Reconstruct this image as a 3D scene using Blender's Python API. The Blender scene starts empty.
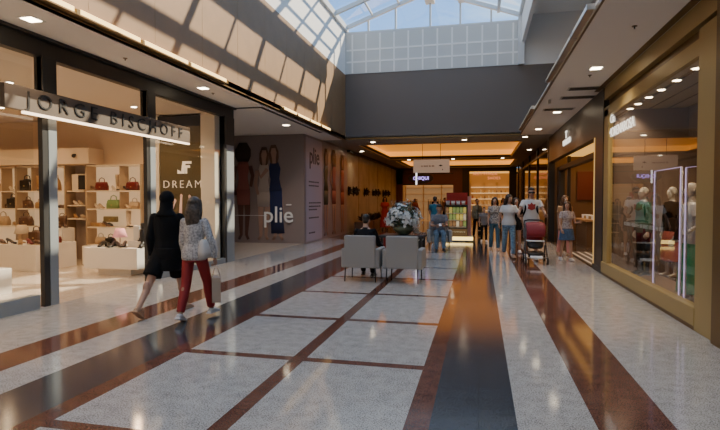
import bpy, bmesh, math, random
from mathutils import Vector, Matrix, Euler
random.seed(7)
C = bpy.context.scene.collection
PI = math.pi
# ------------------------------------------------------------------ materials
MATS = {}
def mat(name, col, rough=.5, metal=0., spec=.5, emit=None, es=0., noise=0., nscale=20., bump=0., coat=0., col2=None, sheen=0.):
    if name in MATS: return MATS[name]
    m = bpy.data.materials.new(name); m.use_nodes = True
    nt = m.node_tree; b = nt.nodes['Principled BSDF']
    b.inputs['Base Color'].default_value = (*col, 1)
    b.inputs['Roughness'].default_value = rough
    b.inputs['Metallic'].default_value = metal
    b.inputs['Specular IOR Level'].default_value = spec
    b.inputs['Coat Weight'].default_value = coat
    if emit:
        b.inputs['Emission Color'].default_value = (*emit, 1); b.inputs['Emission Strength'].default_value = es
    if noise or bump or col2:
        tc = nt.nodes.new('ShaderNodeTexCoord'); n = nt.nodes.new('ShaderNodeTexNoise')
        n.inputs['Scale'].default_value = nscale; n.inputs['Detail'].default_value = 4
        nt.links.new(tc.outputs['Object'], n.inputs['Vector'])
        if noise or col2:
            r = nt.nodes.new('ShaderNodeValToRGB')
            c2 = col2 if col2 else tuple(min(1, c*(1+noise)) for c in col)
            c1 = col if col2 else tuple(c*(1-noise) for c in col)
            r.color_ramp.elements[0].color = (*c1, 1); r.color_ramp.elements[1].color = (*c2, 1)
            r.color_ramp.elements[0].position = .38; r.color_ramp.elements[1].position = .62
            nt.links.new(n.outputs['Fac'], r.inputs['Fac']); nt.links.new(r.outputs['Color'], b.inputs['Base Color'])
        if bump:
            bp = nt.nodes.new('ShaderNodeBump'); bp.inputs['Strength'].default_value = bump; bp.inputs['Distance'].default_value = .01
            nt.links.new(n.outputs['Fac'], bp.inputs['Height']); nt.links.new(bp.outputs['Normal'], b.inputs['Normal'])
    MATS[name] = m
    return m
def emis(name, col, s):
    return mat(name, (.02, .02, .02), .5, emit=col, es=s)
def glass_mat(name, tint=(1, 1, 1), rough=0.0, ior=1.5, boost=1.0):
    m = bpy.data.materials.new(name); m.use_nodes = True; nt = m.node_tree
    for n in list(nt.nodes):
        if n.type != 'OUTPUT_MATERIAL': nt.nodes.remove(n)
    out = nt.nodes['Material Output']
    t = nt.nodes.new('ShaderNodeBsdfTransparent'); t.inputs['Color'].default_value = (*tint, 1)
    g = nt.nodes.new('ShaderNodeBsdfGlossy'); g.inputs['Roughness'].default_value = rough
    lw = nt.nodes.new('ShaderNodeLayerWeight'); lw.inputs['Blend'].default_value = .5
    pw = nt.nodes.new('ShaderNodeMath'); pw.operation = 'POWER'; pw.inputs[1].default_value = 4.2
    mu = nt.nodes.new('ShaderNodeMath'); mu.operation = 'MULTIPLY_ADD'; mu.inputs[1].default_value = .9; mu.inputs[2].default_value = .07*boost; mu.use_clamp = True
    mx = nt.nodes.new('ShaderNodeMixShader')
    nt.links.new(lw.outputs['Facing'], pw.inputs[0]); nt.links.new(pw.outputs[0], mu.inputs[0]); nt.links.new(mu.outputs[0], mx.inputs['Fac'])
    nt.links.new(t.outputs[0], mx.inputs[1]); nt.links.new(g.outputs[0], mx.inputs[2]); nt.links.new(mx.outputs[0], out.inputs['Surface'])
    MATS[name] = m
    return m
def granite(name, c1, c2, c3, rough, tile=(0, 0), joint=(.2, .18, .16), var=.06, scale=90.):
    """speckled polished stone with tile joints, object coordinates = metres"""
    m = bpy.data.materials.new(name); m.use_nodes = True; nt = m.node_tree; b = nt.nodes['Principled BSDF']
    L = nt.links.new
    tc = nt.nodes.new('ShaderNodeTexCoord')
    n = nt.nodes.new('ShaderNodeTexNoise'); n.inputs['Scale'].default_value = scale; n.inputs['Detail'].default_value = 5
    n2 = nt.nodes.new('ShaderNodeTexNoise'); n2.inputs['Scale'].default_value = 9; n2.inputs['Detail'].default_value = 6
    L(tc.outputs['Object'], n.inputs['Vector']); L(tc.outputs['Object'], n2.inputs['Vector'])
    ad = nt.nodes.new('ShaderNodeMath'); ad.operation = 'MULTIPLY_ADD'; ad.inputs[1].default_value = .25
    L(n2.outputs['Fac'], ad.inputs[0]); L(n.outputs['Fac'], ad.inputs[2])
    r = nt.nodes.new('ShaderNodeValToRGB'); e = r.color_ramp.elements
    e[0].position = .50; e[0].color = (*c1, 1); e[1].position = .74; e[1].color = (*c3, 1)
    x = e.new(.60); x.color = (*c2, 1)
    L(ad.outputs[0], r.inputs['Fac'])
    col = r.outputs['Color']
    if tile[0]:
        bk = nt.nodes.new('ShaderNodeTexBrick'); bk.offset = 0; bk.inputs['Scale'].default_value = 1
        bk.inputs['Brick Width'].default_value = tile[0]; bk.inputs['Row Height'].default_value = tile[1]
        bk.inputs['Mortar Size'].default_value = .004; bk.inputs['Color1'].default_value = (1, 1, 1, 1)
        bk.inputs['Color2'].default_value = (1-var, 1-var, 1-var, 1); bk.inputs['Mortar'].default_value = (*joint, 1)
        L(tc.outputs['Object'], bk.inputs['Vector'])
        mx = nt.nodes.new('ShaderNodeMix'); mx.data_type = 'RGBA'; mx.blend_type = 'MULTIPLY'; mx.inputs['Factor'].default_value = 1
        L(col, mx.inputs['A']); L(bk.outputs['Color'], mx.inputs['B']); col = mx.outputs['Result']
    L(col, b.inputs['Base Color'])
    b.inputs['Roughness'].default_value = rough; b.inputs['Specular IOR Level'].default_value = .5
    # faint waviness so reflections break up as on real polished stone
    bp = nt.nodes.new('ShaderNodeBump'); bp.inputs['Strength'].default_value = .05; bp.inputs['Distance'].default_value = .004
    n3 = nt.nodes.new('ShaderNodeTexNoise'); n3.inputs['Scale'].default_value = 2.5
    L(tc.outputs['Object'], n3.inputs['Vector']); L(n3.outputs['Fac'], bp.inputs['Height']); L(bp.outputs['Normal'], b.inputs['Normal'])
    MATS[name] = m
    return m
# ------------------------------------------------------------------ mesh builder
class MB:
    def __init__(s): s.bm = bmesh.new(); s.mi = 0
    def _fin(s, verts):
        for v in verts:
            for f in v.link_faces: f.material_index = s.mi
    def box(s, lo, hi, bev=0, rot=None, seg=2):
        c = Vector([(a+b)/2 for a, b in zip(lo, hi)]); d = [abs(b-a) for a, b in zip(lo, hi)]
        t = bmesh.new(); bmesh.ops.create_cube(t, size=1)
        for v in t.verts: v.co = Vector((v.co.x*d[0], v.co.y*d[1], v.co.z*d[2]))
        if bev: bmesh.ops.bevel(t, geom=t.edges[:], offset=min(bev, min(d)*.45), segments=seg, profile=.5, affect='EDGES')
        M = Matrix.Translation(c) @ (rot.to_4x4() if rot else Matrix())
        s._merge(t, M); return s
    def cbox(s, c, d, bev=0, rot=None): return s.box([a-b/2 for a, b in zip(c, d)], [a+b/2 for a, b in zip(c, d)], bev, rot)
    def _merge(s, t, M=None):
        if M is not None: bmesh.ops.transform(t, matrix=M, verts=t.verts[:])
        mp = {}
        for v in t.verts: mp[v] = s.bm.verts.new(v.co)
        for f in t.faces:
            try:
                nf = s.bm.faces.new([mp[v] for v in f.verts]); nf.material_index = s.mi; nf.smooth = f.smooth
            except ValueError: pass
        t.free()
    def sphere(s, c, r, seg=14, rings=9, rot=None):
        if not hasattr(r, '__len__'): r = (r, r, r)
        t = bmesh.new(); bmesh.ops.create_uvsphere(t, u_segments=seg, v_segments=rings, radius=1)
        M = Matrix.Translation(Vector(c)) @ (rot.to_4x4() if rot else Matrix()) @ Matrix.Diagonal((*r, 1))
        for f in t.faces: f.smooth = True
        s._merge(t, M); return s
    def tube(s, pts, rad, seg=10, cap=True):
        pts = [Vector(p) for p in pts]; n = len(pts)
        if not hasattr(rad, '__len__'): rad = [rad]*n
        rings = []; up = Vector((0, 0, 1)); last = None
        for i, p in enumerate(pts):
            d = (pts[min(i+1, n-1)]-pts[max(i-1, 0)])
            d = d.normalized() if d.length > 1e-9 else Vector((0, 0, 1))
            if last is None:
                a = d.cross(up if abs(d.z) < .95 else Vector((0, 1, 0))).normalized()
            else:
                a = (last-d*last.dot(d)); a = a.normalized() if a.length > 1e-6 else d.orthogonal().normalized()
            last = a; b = d.cross(a)
            rr = rad[i] if hasattr(rad[i], '__len__') else (rad[i], rad[i])
            rings.append([s.bm.verts.new(p+a*rr[0]*math.cos(2*PI*k/seg)+b*rr[1]*math.sin(2*PI*k/seg)) for k in range(seg)])
        for i in range(n-1):
            for k in range(seg):
                f = s.bm.faces.new([rings[i][k], rings[i][(k+1) % seg], rings[i+1][(k+1) % seg], rings[i+1][k]]); f.smooth = True; f.material_index = s.mi
        if cap:
            for R in (rings[0][::-1], rings[-1]):
                f = s.bm.faces.new(R); f.material_index = s.mi
        return s
    def capsule(s, a, b, ra, rb, seg=12):
        s.tube([a, b], [ra, rb], seg); s.sphere(a, ra, seg, 8); s.sphere(b, rb, seg, 8); return s
    def loft(s, rings, seg=20, cap=True, smooth=True):
        """rings: (cx,cy,cz,rx,ry[,power])"""
        R = []
        for r in rings:
            p = r[5] if len(r) > 5 else 1
            vs = []
            for k in range(seg):
                t = 2*PI*k/seg; c, q = math.cos(t), math.sin(t)
                vs.append(s.bm.verts.new((r[0]+r[3]*math.copysign(abs(c)**p, c), r[1]+r[4]*math.copysign(abs(q)**p, q), r[2])))
            R.append(vs)
        for i in range(len(R)-1):
            for k in range(seg):
                f = s.bm.faces.new([R[i][k], R[i][(k+1) % seg], R[i+1][(k+1) % seg], R[i+1][k]]); f.smooth = smooth; f.material_index = s.mi
        if cap:
            for q in (R[0][::-1], R[-1]):
                f = s.bm.faces.new(q); f.material_index = s.mi
        return s
    def poly(s, pts, th=None, n=(0, 0, 1)):
        n = Vector(n)
        a = [s.bm.verts.new(Vector(p)) for p in pts]; f = s.bm.faces.new(a); f.material_index = s.mi
        if th:
            b = [s.bm.verts.new(Vector(p)+n*th) for p in pts]
            f = s.bm.faces.new(b[::-1]); f.material_index = s.mi
            for i in range(len(a)):
                j = (i+1) % len(a); f = s.bm.faces.new([a[j], a[i], b[i], b[j]]); f.material_index = s.mi
        return s
    def mesh(s, name, mats):
        bmesh.ops.recalc_face_normals(s.bm, faces=s.bm.faces[:])
        me = bpy.data.meshes.new(name); s.bm.to_mesh(me); s.bm.free()
        for m in (mats if isinstance(mats, (list, tuple)) else [mats]): me.materials.append(m)
        return me
    def build(s, name, mats, parent=None, label=None):
        me = s.mesh(name, mats)
        o = bpy.data.objects.new(name, me); C.objects.link(o)
        if parent: o.parent = parent
        if label: o['label'] = label
        return o
def tag(o, label, cat, group=None):
    o['label'] = label; o['category'] = cat
    if group: o['group'] = group
    return o
def thing(name, label, cat, loc=(0, 0, 0), rz=0, group=None):
    o = bpy.data.objects.new(name, None); C.objects.link(o); o.empty_display_size = .1
    o.location = loc; o.rotation_euler = (0, 0, rz)
    return tag(o, label, cat, group)
def struct(name, mb, mats, parent=None):
    o = mb.build(name, mats, parent)
    if not parent: o['kind'] = 'structure'
    return o
def sempty(name, loc=(0, 0, 0)):
    o = bpy.data.objects.new(name, None); C.objects.link(o); o.location = loc; o['kind'] = 'structure'; return o
def dup(root, loc, rz=0, label=None, group=None, scale=None):
    r = root.copy(); C.objects.link(r); r.location = loc; r.rotation_euler = (0, 0, rz)
    if label: r['label'] = label
    if group: r['group'] = group
    if scale: r.scale = (scale,)*3
    for ch in list(root.children):
        c = ch.copy(); C.objects.link(c); c.parent = r
        for g in ch.children:
            d = g.copy(); C.objects.link(d); d.parent = c
    return r
def text_mb(txt, size, M, depth=.01, spacing=1.0, bold=0.0):
    """text outlines as mesh: x along text, y up, centred on the origin before M; returns MB"""
    cu = bpy.data.curves.new('t', 'FONT'); cu.body = txt; cu.size = size; cu.extrude = depth/2; cu.align_x = 'CENTER'; cu.align_y = 'CENTER'
    cu.space_character = spacing; cu.offset = bold; cu.resolution_u = 3
    o = bpy.data.objects.new('t', cu); C.objects.link(o)
    bpy.context.view_layer.update()
    dg = bpy.context.evaluated_depsgraph_get(); me = bpy.data.meshes.new_from_object(o.evaluated_get(dg))
    bpy.data.objects.remove(o); bpy.data.curves.remove(cu)
    mb = MB(); mb.bm.from_mesh(me); bpy.data.meshes.remove(me)
    bmesh.ops.transform(mb.bm, matrix=M, verts=mb.bm.verts[:])
    return mb
def basis(xa, ya, o):
    xa = Vector(xa).normalized(); ya = Vector(ya).normalized(); za = xa.cross(ya)
    M = Matrix((xa, ya, za)).transposed().to_4x4(); M.translation = Vector(o); return M
def remeshed(name, mb, mats, vox, parent=None, smooth=2, paint=None, label=None):
    me = mb.mesh(name, mats[0] if isinstance(mats, (list, tuple)) else mats)
    o = bpy.data.objects.new(name, me); C.objects.link(o)
    m = o.modifiers.new('r', 'REMESH'); m.mode = 'VOXEL'; m.voxel_size = vox; m.use_smooth_shade = True
    s = o.modifiers.new('s', 'SMOOTH'); s.iterations = smooth; s.factor = .5
    bpy.context.view_layer.update()
    dg = bpy.context.evaluated_depsgraph_get(); me2 = bpy.data.meshes.new_from_object(o.evaluated_get(dg))
    o.modifiers.clear(); o.data = me2; bpy.data.meshes.remove(me)
    me2.materials.clear()
    for q in (mats if isinstance(mats, (list, tuple)) else [mats]): me2.materials.append(q)
    for p in me2.polygons:
        p.use_smooth = True
        if paint:
            k = paint(p.center)
            if k: p.material_index = k
    if parent: o.parent = parent
    if label: o['label'] = label
    return o
# ------------------------------------------------------------------ palette
m_white = mat('white_paint', (.86, .85, .83), .55)
m_soffit = mat('soffit_paint', (.86, .80, .74), .7)
m_tan = mat('tan_wall_panel', (.28, .15, .066), .55, noise=.05, nscale=3)
m_taupe = mat('taupe_plaster', (.135, .108, .092), .7)
m_black = mat('black_metal', (.012, .011, .011), .45)
m_darkframe = mat('charcoal_aluminium', (.03, .029, .028), .45, .1)
m_postlight = mat('grey_aluminium', (.30, .33, .34), .4, .2)
m_gold = mat('bronze_gold_metal', (.40, .29, .12), .42, .35)
m_golddk = mat('dark_bronze', (.17, .10, .035), .4, .5)
m_glass = glass_mat('shop_glass', (.93, .95, .94), 0, 1.5)
m_glassR = glass_mat('reflective_shop_glass', (.90, .87, .82), 0, 1.5, 1.6)
m_glassS = glass_mat('skylight_glass', (.86, .93, 1.0), 0, 1.4)
m_chrome = mat('brushed_steel', (.55, .53, .5), .3, 1)
m_wood = mat('veneer_wall', (.36, .35, .27), .55, noise=.12, nscale=1.5, coat=.1)
m_led = emis('downlight_glow', (1, .86, .66), 12)
m_ring = mat('downlight_trim', (.8, .78, .74), .4)
m_steelwhite = mat('roof_steel_paint', (.62, .64, .66), .5)

g_white = granite('light_granite', (.20, .185, .165), (.45, .425, .39), (.60, .57, .53), .09)
g_brown = granite('brown_granite', (.07, .028, .02), (.145, .055, .038), (.22, .10, .07), .09, (9, .58), (.55, .5, .45), .12)
g_dark = granite('black_granite', (.028, .031, .037), (.045, .05, .058), (.065, .07, .08), .13, (9, .58), (.6, .55, .5), .08)
g_store = granite('cream_store_tile', (.60, .50, .40), (.66, .55, .44), (.72, .62, .52), .15, (.8, .8), (.7, .65, .6), .03, 20)
g_far = granite('deep_brown_granite', (.06, .045, .035), (.11, .08, .055), (.15, .11, .08), .1, (1.2, 1.2), (.6, .55, .5), .1)

# ------------------------------------------------------------------ room shell
XL, XR = -6.15, 2.5; ZC = 3.88; YB = 19.4; YF = 38.0; Y0 = -6.0
WL, WR = -5.1, 1.4           # atrium well edges
fl = MB()
def fq(x0, y0, x1, y1, mi, z=0.0):
    fl.mi = mi; fl.poly([(x0, y0, z), (x1, y0, z), (x1, y1, z), (x0, y1, z)])
# bands across x
YE = 20.0
bands = [(XL, -4.72, 0), (-4.72, -4.22, 1), (-4.22, -3.72, 0), (-3.72, -3.10, 2), (-3.10, -2.92, 1),
         (-1.79, -1.65, 1), (-.50, -.33, 1), (-.33, .26, 2), (.26, .79, 0), (.79, 1.31, 1), (1.31, XR, 0)]
for x0, x1, mi in bands:
    fq(x0, Y0, x1, YE, mi)
cross = [-5.8, -4.05, -2.3, -.55, 1.2, 2.95, 4.72, 6.42, 8.29, 10.05, 11.8, 13.55, 15.3, 17.05, 18.8]
for x0, x1 in ((-2.92, -1.79), (-1.65, -.50)):
    y = Y0
    for c in cross:
        fq(x0, y, x1, c-.06, 0); fq(x0, c-.06, x1, c+.06, 1); y = c+.06
    fq(x0, y, x1, YE, 0)
fq(-8.6, YE, XR, YF, 4)
fq(-14, Y0, XL, 17.3, 3); fq(-24, Y0, -14, 17.3, 3); fq(-9.1, 17.3, XL, YE, 0)
fq(XR, Y0, 8, YF, 4)
fq(-8.6, YF, 8, 46, 3)
struct('floor', fl, [g_white, g_brown, g_dark, g_store, g_far])
b = MB(); b.box((-24.2, Y0-.2, -.3), (8.2, 46.2, -.02)); struct('floor.001', b, m_taupe)

# ceilings (soffits) around the well, far ceiling with two cove trays
b = MB()
b.box((XL-.0, Y0, ZC), (WL, 17.3, ZC+.14)); b.box((-9.0, 12.12, ZC), (XL, 17.3, ZC+.14)); b.box((XL, 17.3, ZC), (WL, YB+.0, ZC+.14))
struct('ceiling', b, m_soffit)
b = MB(); b.box((WR, Y0, ZC), (XR+.1, YB, ZC+.14)); struct('ceiling.001', b, m_soffit)
# far ceiling
m_farceil = mat('far_ceiling_paint', (.34, .33, .32), .7)
trays = [(-5.0, 1.6, 21.3, 29.0), (-4.9, 2.0, 30.3, 37.3)]
b = MB()
b.box((XL, YB, ZC), (XR+.1, 21.3, ZC+.1)); b.box((XL, 29.0, ZC), (XR+.1, 30.3, ZC+.1)); b.box((XL, 37.3, ZC), (XR+.1, YF+.1, ZC+.1))
for x0, x1, y0, y1 in trays:
    b.box((XL, y0, ZC), (x0, y1, ZC+.1)); b.box((x1, y0, ZC), (XR+.1, y1, ZC+.1))
struct('ceiling.002', b, m_farceil)
m_cove = mat('cove_warm_glow', (.75, .5, .25), .6, emit=(1, .33, .045), es=.34)  # tray ceiling emits the cove light itself, no strips behind the lip
m_coveS = mat('cove_side_glow', (.75, .5, .25), .6, emit=(1, .39, .06), es=.55)  # same cove light put into the tray sides as emission
for i, (x0, x1, y0, y1) in enumerate(trays):
    b = MB(); e = .25; t = ZC+.42
    b.mi = 0; b.poly([(x0-e, y0-e, t), (x0-e, y1+e, t), (x1+e, y1+e, t), (x1+e, y0-e, t)])
    b.mi = 1
    for p, q in (((x0-e, y0-e), (x1+e, y0-e)), ((x1+e, y0-e), (x1+e, y1+e)), ((x1+e, y1+e), (x0-e, y1+e)), ((x0-e, y1+e), (x0-e, y0-e))):
        b.poly([(*p, ZC+.1), (*q, ZC+.1), (*q, t), (*p, t)])
    struct('ceiling.003' if i == 0 else 'ceiling.004', b, [m_cove, m_coveS])
    b = MB()   # lip of the cove
    for lo, hi in (((x0-.02, y0-.04, ZC-.03), (x1+.02, y0, ZC+.14)), ((x0-.02, y1, ZC-.03), (x1+.02, y1+.04, ZC+.14)), ((x0-.04, y0, ZC-.03), (x0, y1, ZC+.14)), ((x1, y0, ZC-.03), (x1+.04, y1, ZC+.14))): b.box(lo, hi)
    struct('trim_%d' % (i+1), b, m_farceil)

# atrium well walls
ZP = 6.38; ZE = 8.2; ZR = 9.35; XM = (WL+WR)/2
b = MB(); b.mi = 0; b.box((WL-.12, Y0, ZC+.0), (WL, YB+.12, ZP))
b.mi = 1; b.box((WL-.12, Y0, ZP), (WL, YB+.12, ZE+.05))
b.mi = 0
for k in range(int((YB-Y0)/1.45)):       # panel joints
    y = YB-.4-1.45*k; b.box((WL-.004, y-.012, ZC+.2), (WL+.003, y+.012, ZP))
struct('wall_left', b, [m_tan, m_white])
b = MB(); b.mi = 0; b.box((3.6, Y0, ZC+.1), (3.72, YB+.12, ZP)); b.mi = 1; b.box((3.6, Y0, ZP), (3.72, YB+.12, ZE)); b.box((WR, Y0, ZE-.05), (3.72, YB+.12, ZE+.1)); b.box((WR, Y0, 7.15), (WR+.12, YB, ZE))
struct('wall_right', b, [m_taupe, m_white])
b = MB(); b.box((XR+.1, Y0, ZC), (3.72, YB+.12, ZC+.14)); struct('ceiling.010', b, m_soffit)
m_panelwhite = mat('white_grid_panel', (.56, .56, .54), .6)
b = MB(); b.mi = 0; b.box((WL, YB, ZC), (3.72, YB+.12, ZP)); b.mi = 4; b.box((WR, YB, ZP), (3.72, YB+.12, ZE)); b.mi = 1; b.box((WL, YB, ZP), (WR, YB+.12, 7.95))
b.mi = 2
for k in range(12): x = WL+.28+k*.54; b.box((x-.03, YB-.012, ZP+.05), (x+.03, YB, 7.9))
for z in (6.85, 7.3): b.box((WL+.05, YB-.011, z-.03), (WR-.05, YB, z+.03))
b.mi = 3; b.box((WL+.0, YB-.015, ZP-.0), (WR, YB, ZP+.02))
struct('wall_back', b, [m_taupe, m_panelwhite, m_white, m_taupe, mat('shaded_grey_white', (.7, .7, .7), .6)])
b = MB(); b.box((-24, Y0-.1, 0), (8, Y0, 10)); struct('wall_front', b, m_white)
# skylight
sk = sempty('window_1', (XM, YB, ZE))
def skl(m): bmesh.ops.translate(m.bm, verts=m.bm.verts[:], vec=(-XM, -YB, -ZE)); return m
b = MB()
def zroof(x): return ZR-(ZR-ZE)*abs(x-XM)/(XM-WL)
b.box((XM-.17, Y0, ZR-.52), (XM+.17, YB+.1, ZR))                      # ridge beam
raf = []; y = 17.7; k = 0
ys = [(17.7-1.47*i, i % 2 == 0) for i in range(16)]+[(YB-.1, True)]
for y, thick in ys:
    w, h = (.20, .36) if thick else (.09, .2)
    for sx in (-1, 1):
        xe = WL if sx < 0 else WR
        if sx < 0: h, w = (.16, .13) if thick else (.10, .06)
        b.poly([(XM, y-w/2, ZR-.02), (xe, y-w/2, ZE-.02), (xe, y-w/2, ZE-h), (XM, y-w/2, ZR-h)], w, (0, 1, 0))
for px_, w in ((-.72, .2), (.6, .1), (-3.0, .06), (-4.0, .06)):
    z = zroof(px_); b.box((px_-w/2, Y0, z-(.2 if px_ > -2 else .10)), (px_+w/2, YB, z-.03))
b.box((WL-.1, Y0, ZE-.18), (WL+.1, YB+.1, ZE+.02)); b.box((WR-.1, Y0, ZE-.12), (WR+.12, YB+.1, ZE+.02))
# gable mullions and gable bottom rail
for x in (WL+.9, WL+1.95, XM, XM+1.1, XM+2.2): b.box((x-.035, YB+.0, 7.95), (x+.035, YB+.09, zroof(x)-.1))
b.box((WL, YB-.0, 7.93), (WR, YB+.1, 8.0))
b.box((WR-.12, YB-.2, ZP-.0), (WR+.1, YB-.02, ZE))                      # corner pier of the gable
struct('frame', skl(b), m_steelwhite, sk)
b = MB()
b.poly([(XM, Y0, ZR+.01), (WL, Y0, ZE+.01), (WL, YB+.1, ZE+.01), (XM, YB+.1, ZR+.01)])
b.poly([(XM, Y0, ZR+.01), (XM, YB+.1, ZR+.01), (WR, YB+.1, ZE+.01), (WR, Y0, ZE+.01)])
b.poly([(WL, YB+.05, 7.95), (WR, YB+.05, 7.95), (WR, YB+.05, ZE), (XM, YB+.05, ZR), (WL, YB+.05, ZE)])
struct('pane', skl(b), m_glassS, sk)
# cove lamp trough along the foot of the left well wall
m_cove2 = emis('trough_lamp', (1, .66, .24), 2.6)
def light_bar(x, y0, y1, z, label, s=1, em=None, hm=None):
    t = thing('cove_light', label, 'light', (x, (y0+y1)/2, z), 0); L = (y1-y0)/2
    m = MB(); m.box((-.045, -L, -.02), (.045, L, 0)); m.box((-.05, -L, -.02), (-.04, L, .02)); m.box((-.05, -L-.03, -.02), (.05, -L, .05)); m.box((-.05, L, -.02), (.05, L+.03, .05)); m.build('housing', hm or m_golddk, t)
    m = MB(); m.box((-.035, -L+.02, .0), (.037, L-.02, .07), .01); m.build('tube', em or m_cove2, t)
    return t
b = MB(); b.box((WL, Y0, ZC-.005), (WL+.02, YB, ZC+.02)); b.box((WR-.03, Y0, ZC-.005), (WR, YB, ZC+.06)); b.box((WL, YB-.03, ZC-.005), (WR, YB, ZC+.06)); struct('trim_3', b, m_golddk)
yy = [(4.4, 5.6), (5.66, 6.9), (6.96, 8.2), (8.26, 9.6), (12.7, 13.7), (13.76, 14.8), (14.86, 15.9), (16.0, 17.0)]
for i, (a, c) in enumerate(yy):
    light_bar(WL+.07, a, c, ZC+.04, 'warm cove tube along foot of tan wall, %s from camera' % ['nearest one', 'second', 'third', 'fourth', 'fifth', 'sixth', 'seventh', 'farthest'][i])
m_dull = mat('dim_diffuser', (.55, .53, .48), .3, emit=(1, .85, .6), es=.25)  # faint emission put into the diffuser to make it look pale
for i, (a, c) in enumerate([(6.9, 8.0), (8.1, 9.3), (9.4, 10.9), (14.0, 15.2), (15.3, 16.5), (16.6, 18.2)]):
    light_bar(WR-.09, a, c, ZC+.03, 'dim tube fitting on edge of right soffit, %s from camera' % ['nearest', 'second', 'third', 'fourth', 'fifth', 'sixth'][i], em=m_dull, hm=m_chrome)

# black shadow slots in left soffit
b = MB(); b.box((-5.42, 12.1, ZC-.01), (-5.32, 17.1, ZC+.01)); b.box((XL+.0, 12.05, ZC-.01), (-5.32, 12.17, ZC+.01)); struct('trim_4', b, m_black)
b = MB(); b.box((XR-.12, Y0, ZC-.012), (XR-.02, 12.0, ZC+.0)); struct('trim_5', b, m_golddk)

# outer store walls
m_storewall = mat('cream_store_wall', (.66, .50, .36), .6)
m_storeceil = mat('store_ceiling', (.60, .51, .43), .7)
YS = 11.6
b = MB(); b.box((-24, YS, 0), (-6.4, YS+.1, 3.7)); struct('wall_left.001', b, m_storewall)
b = MB(); b.box((-24.1, Y0, 0), (-24, YS, 3.7)); struct('wall_left.002', b, m_storewall)
b = MB(); b.box((-24, Y0, 3.66), (XL-.1, YS, 3.76)); struct('ceiling.005', b, m_storeceil)
b = MB(); b.box((-12.3, YS-.55, 2.46), (-9.55, YS-.02, 2.86)); b.box((-24, YS-.55, 2.46), (-12.3, YS-.02, 2.86)); struct('ceiling.006', b, m_storewall)
# hoarding block
m_hoard = mat('hoarding_vinyl', (.29, .225, .21), .5)
b = MB(); b.box((-9, 17.3, 0), (-6.05, 17.4, ZC)); struct('wall_left.003', b, m_hoard)
m_hoard2 = mat('hoarding_vinyl_lilac', (.31, .26, .27), .35)
b = MB(); b.box((-6.15, 17.4, 0), (-6.05, 23.3, ZC)); struct('wall_left.004', b, m_hoard2)
b = MB(); b.box((-9.1, 11.7, 0), (-9.0, 17.3, ZC)); struct('wall_left.005', b, m_hoard)
b = MB(); b.mi = 0; b.box((-6.2, 23.3, 0), (-6.08, YF, ZC)); b.mi = 1
for k in range(1, 6): b.box((-6.085, 23.3+2.5*k-.02, .0), (-6.072, 23.3+2.5*k+.02, ZC-.1))
b.mi = 2; b.box((-6.1, 23.3, 3.78), (-5.9, YF, ZC))
struct('wall_left.006', b, [m_wood, m_golddk, m_black])

# ------------------------------------------------------------------ left storefront (window_2)
w2 = sempty('window_2', (XL, 8.6, 0))
def L2(m): bmesh.ops.translate(m.bm, verts=m.bm.verts[:], vec=(-XL, -8.6, 0)); return m
b = MB()
b.box((XL-.12, Y0, 3.60), (XL+.02, 12.12, ZC))                       # header beam
b.box((XL-.14, Y0, 3.84), (XL+.10, 12.12, ZC+.0))
struct('header', L2(b), m_darkframe, w2)
def post(y0, y1, lit=True):
    m = MB(); m.mi = 0; m.box((XL-.06, y0, 0), (XL+.02, y0+.10, 3.62), .004)
    m.mi = 1; m.box((XL-.08, y0+.10, 0), (XL+.03, y1, 3.62), .004)
    m.mi = 0; m.box((XL-.11, y0, 2.92), (XL+.045, y1, 3.62), .004)  # dark upper post: shade under the soffit put into its colour
    struct('post', L2(m), [m_darkframe, m_postlight], w2)
post(6.2, 6.45); post(8.58, 8.84); post(11.62, 12.1)
post(2.2, 2.6)
b = MB()
b.box((XL-.08, 2.6, 0), (XL+.04, 6.1, .2), .005); b.box((XL-.08, 8.85, 0), (XL+.03, 11.62, .12), .005)
b.box((XL-.06, 12.02, 0), (-8.4+.0, 12.1, ZC)) if False else None
struct('sill', L2(b), m_postlight, w2)
b = MB(); b.poly([(XL-.04, 2.6, .2), (XL-.04, 6.1, .2), (XL-.04, 6.1, 3.6), (XL-.04, 2.6, 3.6)]); struct('pane', L2(b), m_glass, w2)
b = MB(); b.poly([(XL-.04, 8.85, .12), (XL-.04, 11.62, .12), (XL-.04, 11.62, 3.6), (XL-.04, 8.85, 3.6)]); struct('pane', L2(b), m_glass, w2)
b = MB(); b.box((XL-.10, 12.0, 0), (-8.5, 12.1, ZC)); struct('wall_left.007', b, m_darkframe)

# hanging sign bar  JORGE BISCHOFF
m_signbar = mat('sign_bar_metal', (.15, .115, .09), .45, .3)
sg = thing('shop_sign', 'long metal bar sign with raised JORGE BISCHOFF letters over shop entrance', 'sign', (XL+.16, 7.6, 2.9))
b = MB(); b.box((-.05, -2.15, -.15), (.03, 2.2, .17), .006); b.build('sign_bar', m_signbar, sg)
b = MB(); b.box((-.03, -1.85, -.185), (.02, 2.2, -.153), .004); b.build('light_strip', emis('sign_light', (1, .76, .55), 2.6), sg, 'glowing strip below the bar')
for yb in (-1.3, 1.1): b = MB(); b.box((-.12, yb-.04, -.04), (-.05, yb+.04, .04)); b.build('bracket', m_black, sg)
T = text_mb('JORGE BISCHOFF', .30, basis((0, 1, 0), (0, 0, 1), (.04, .1, .005)), .012, 1.55, -.002)
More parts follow.
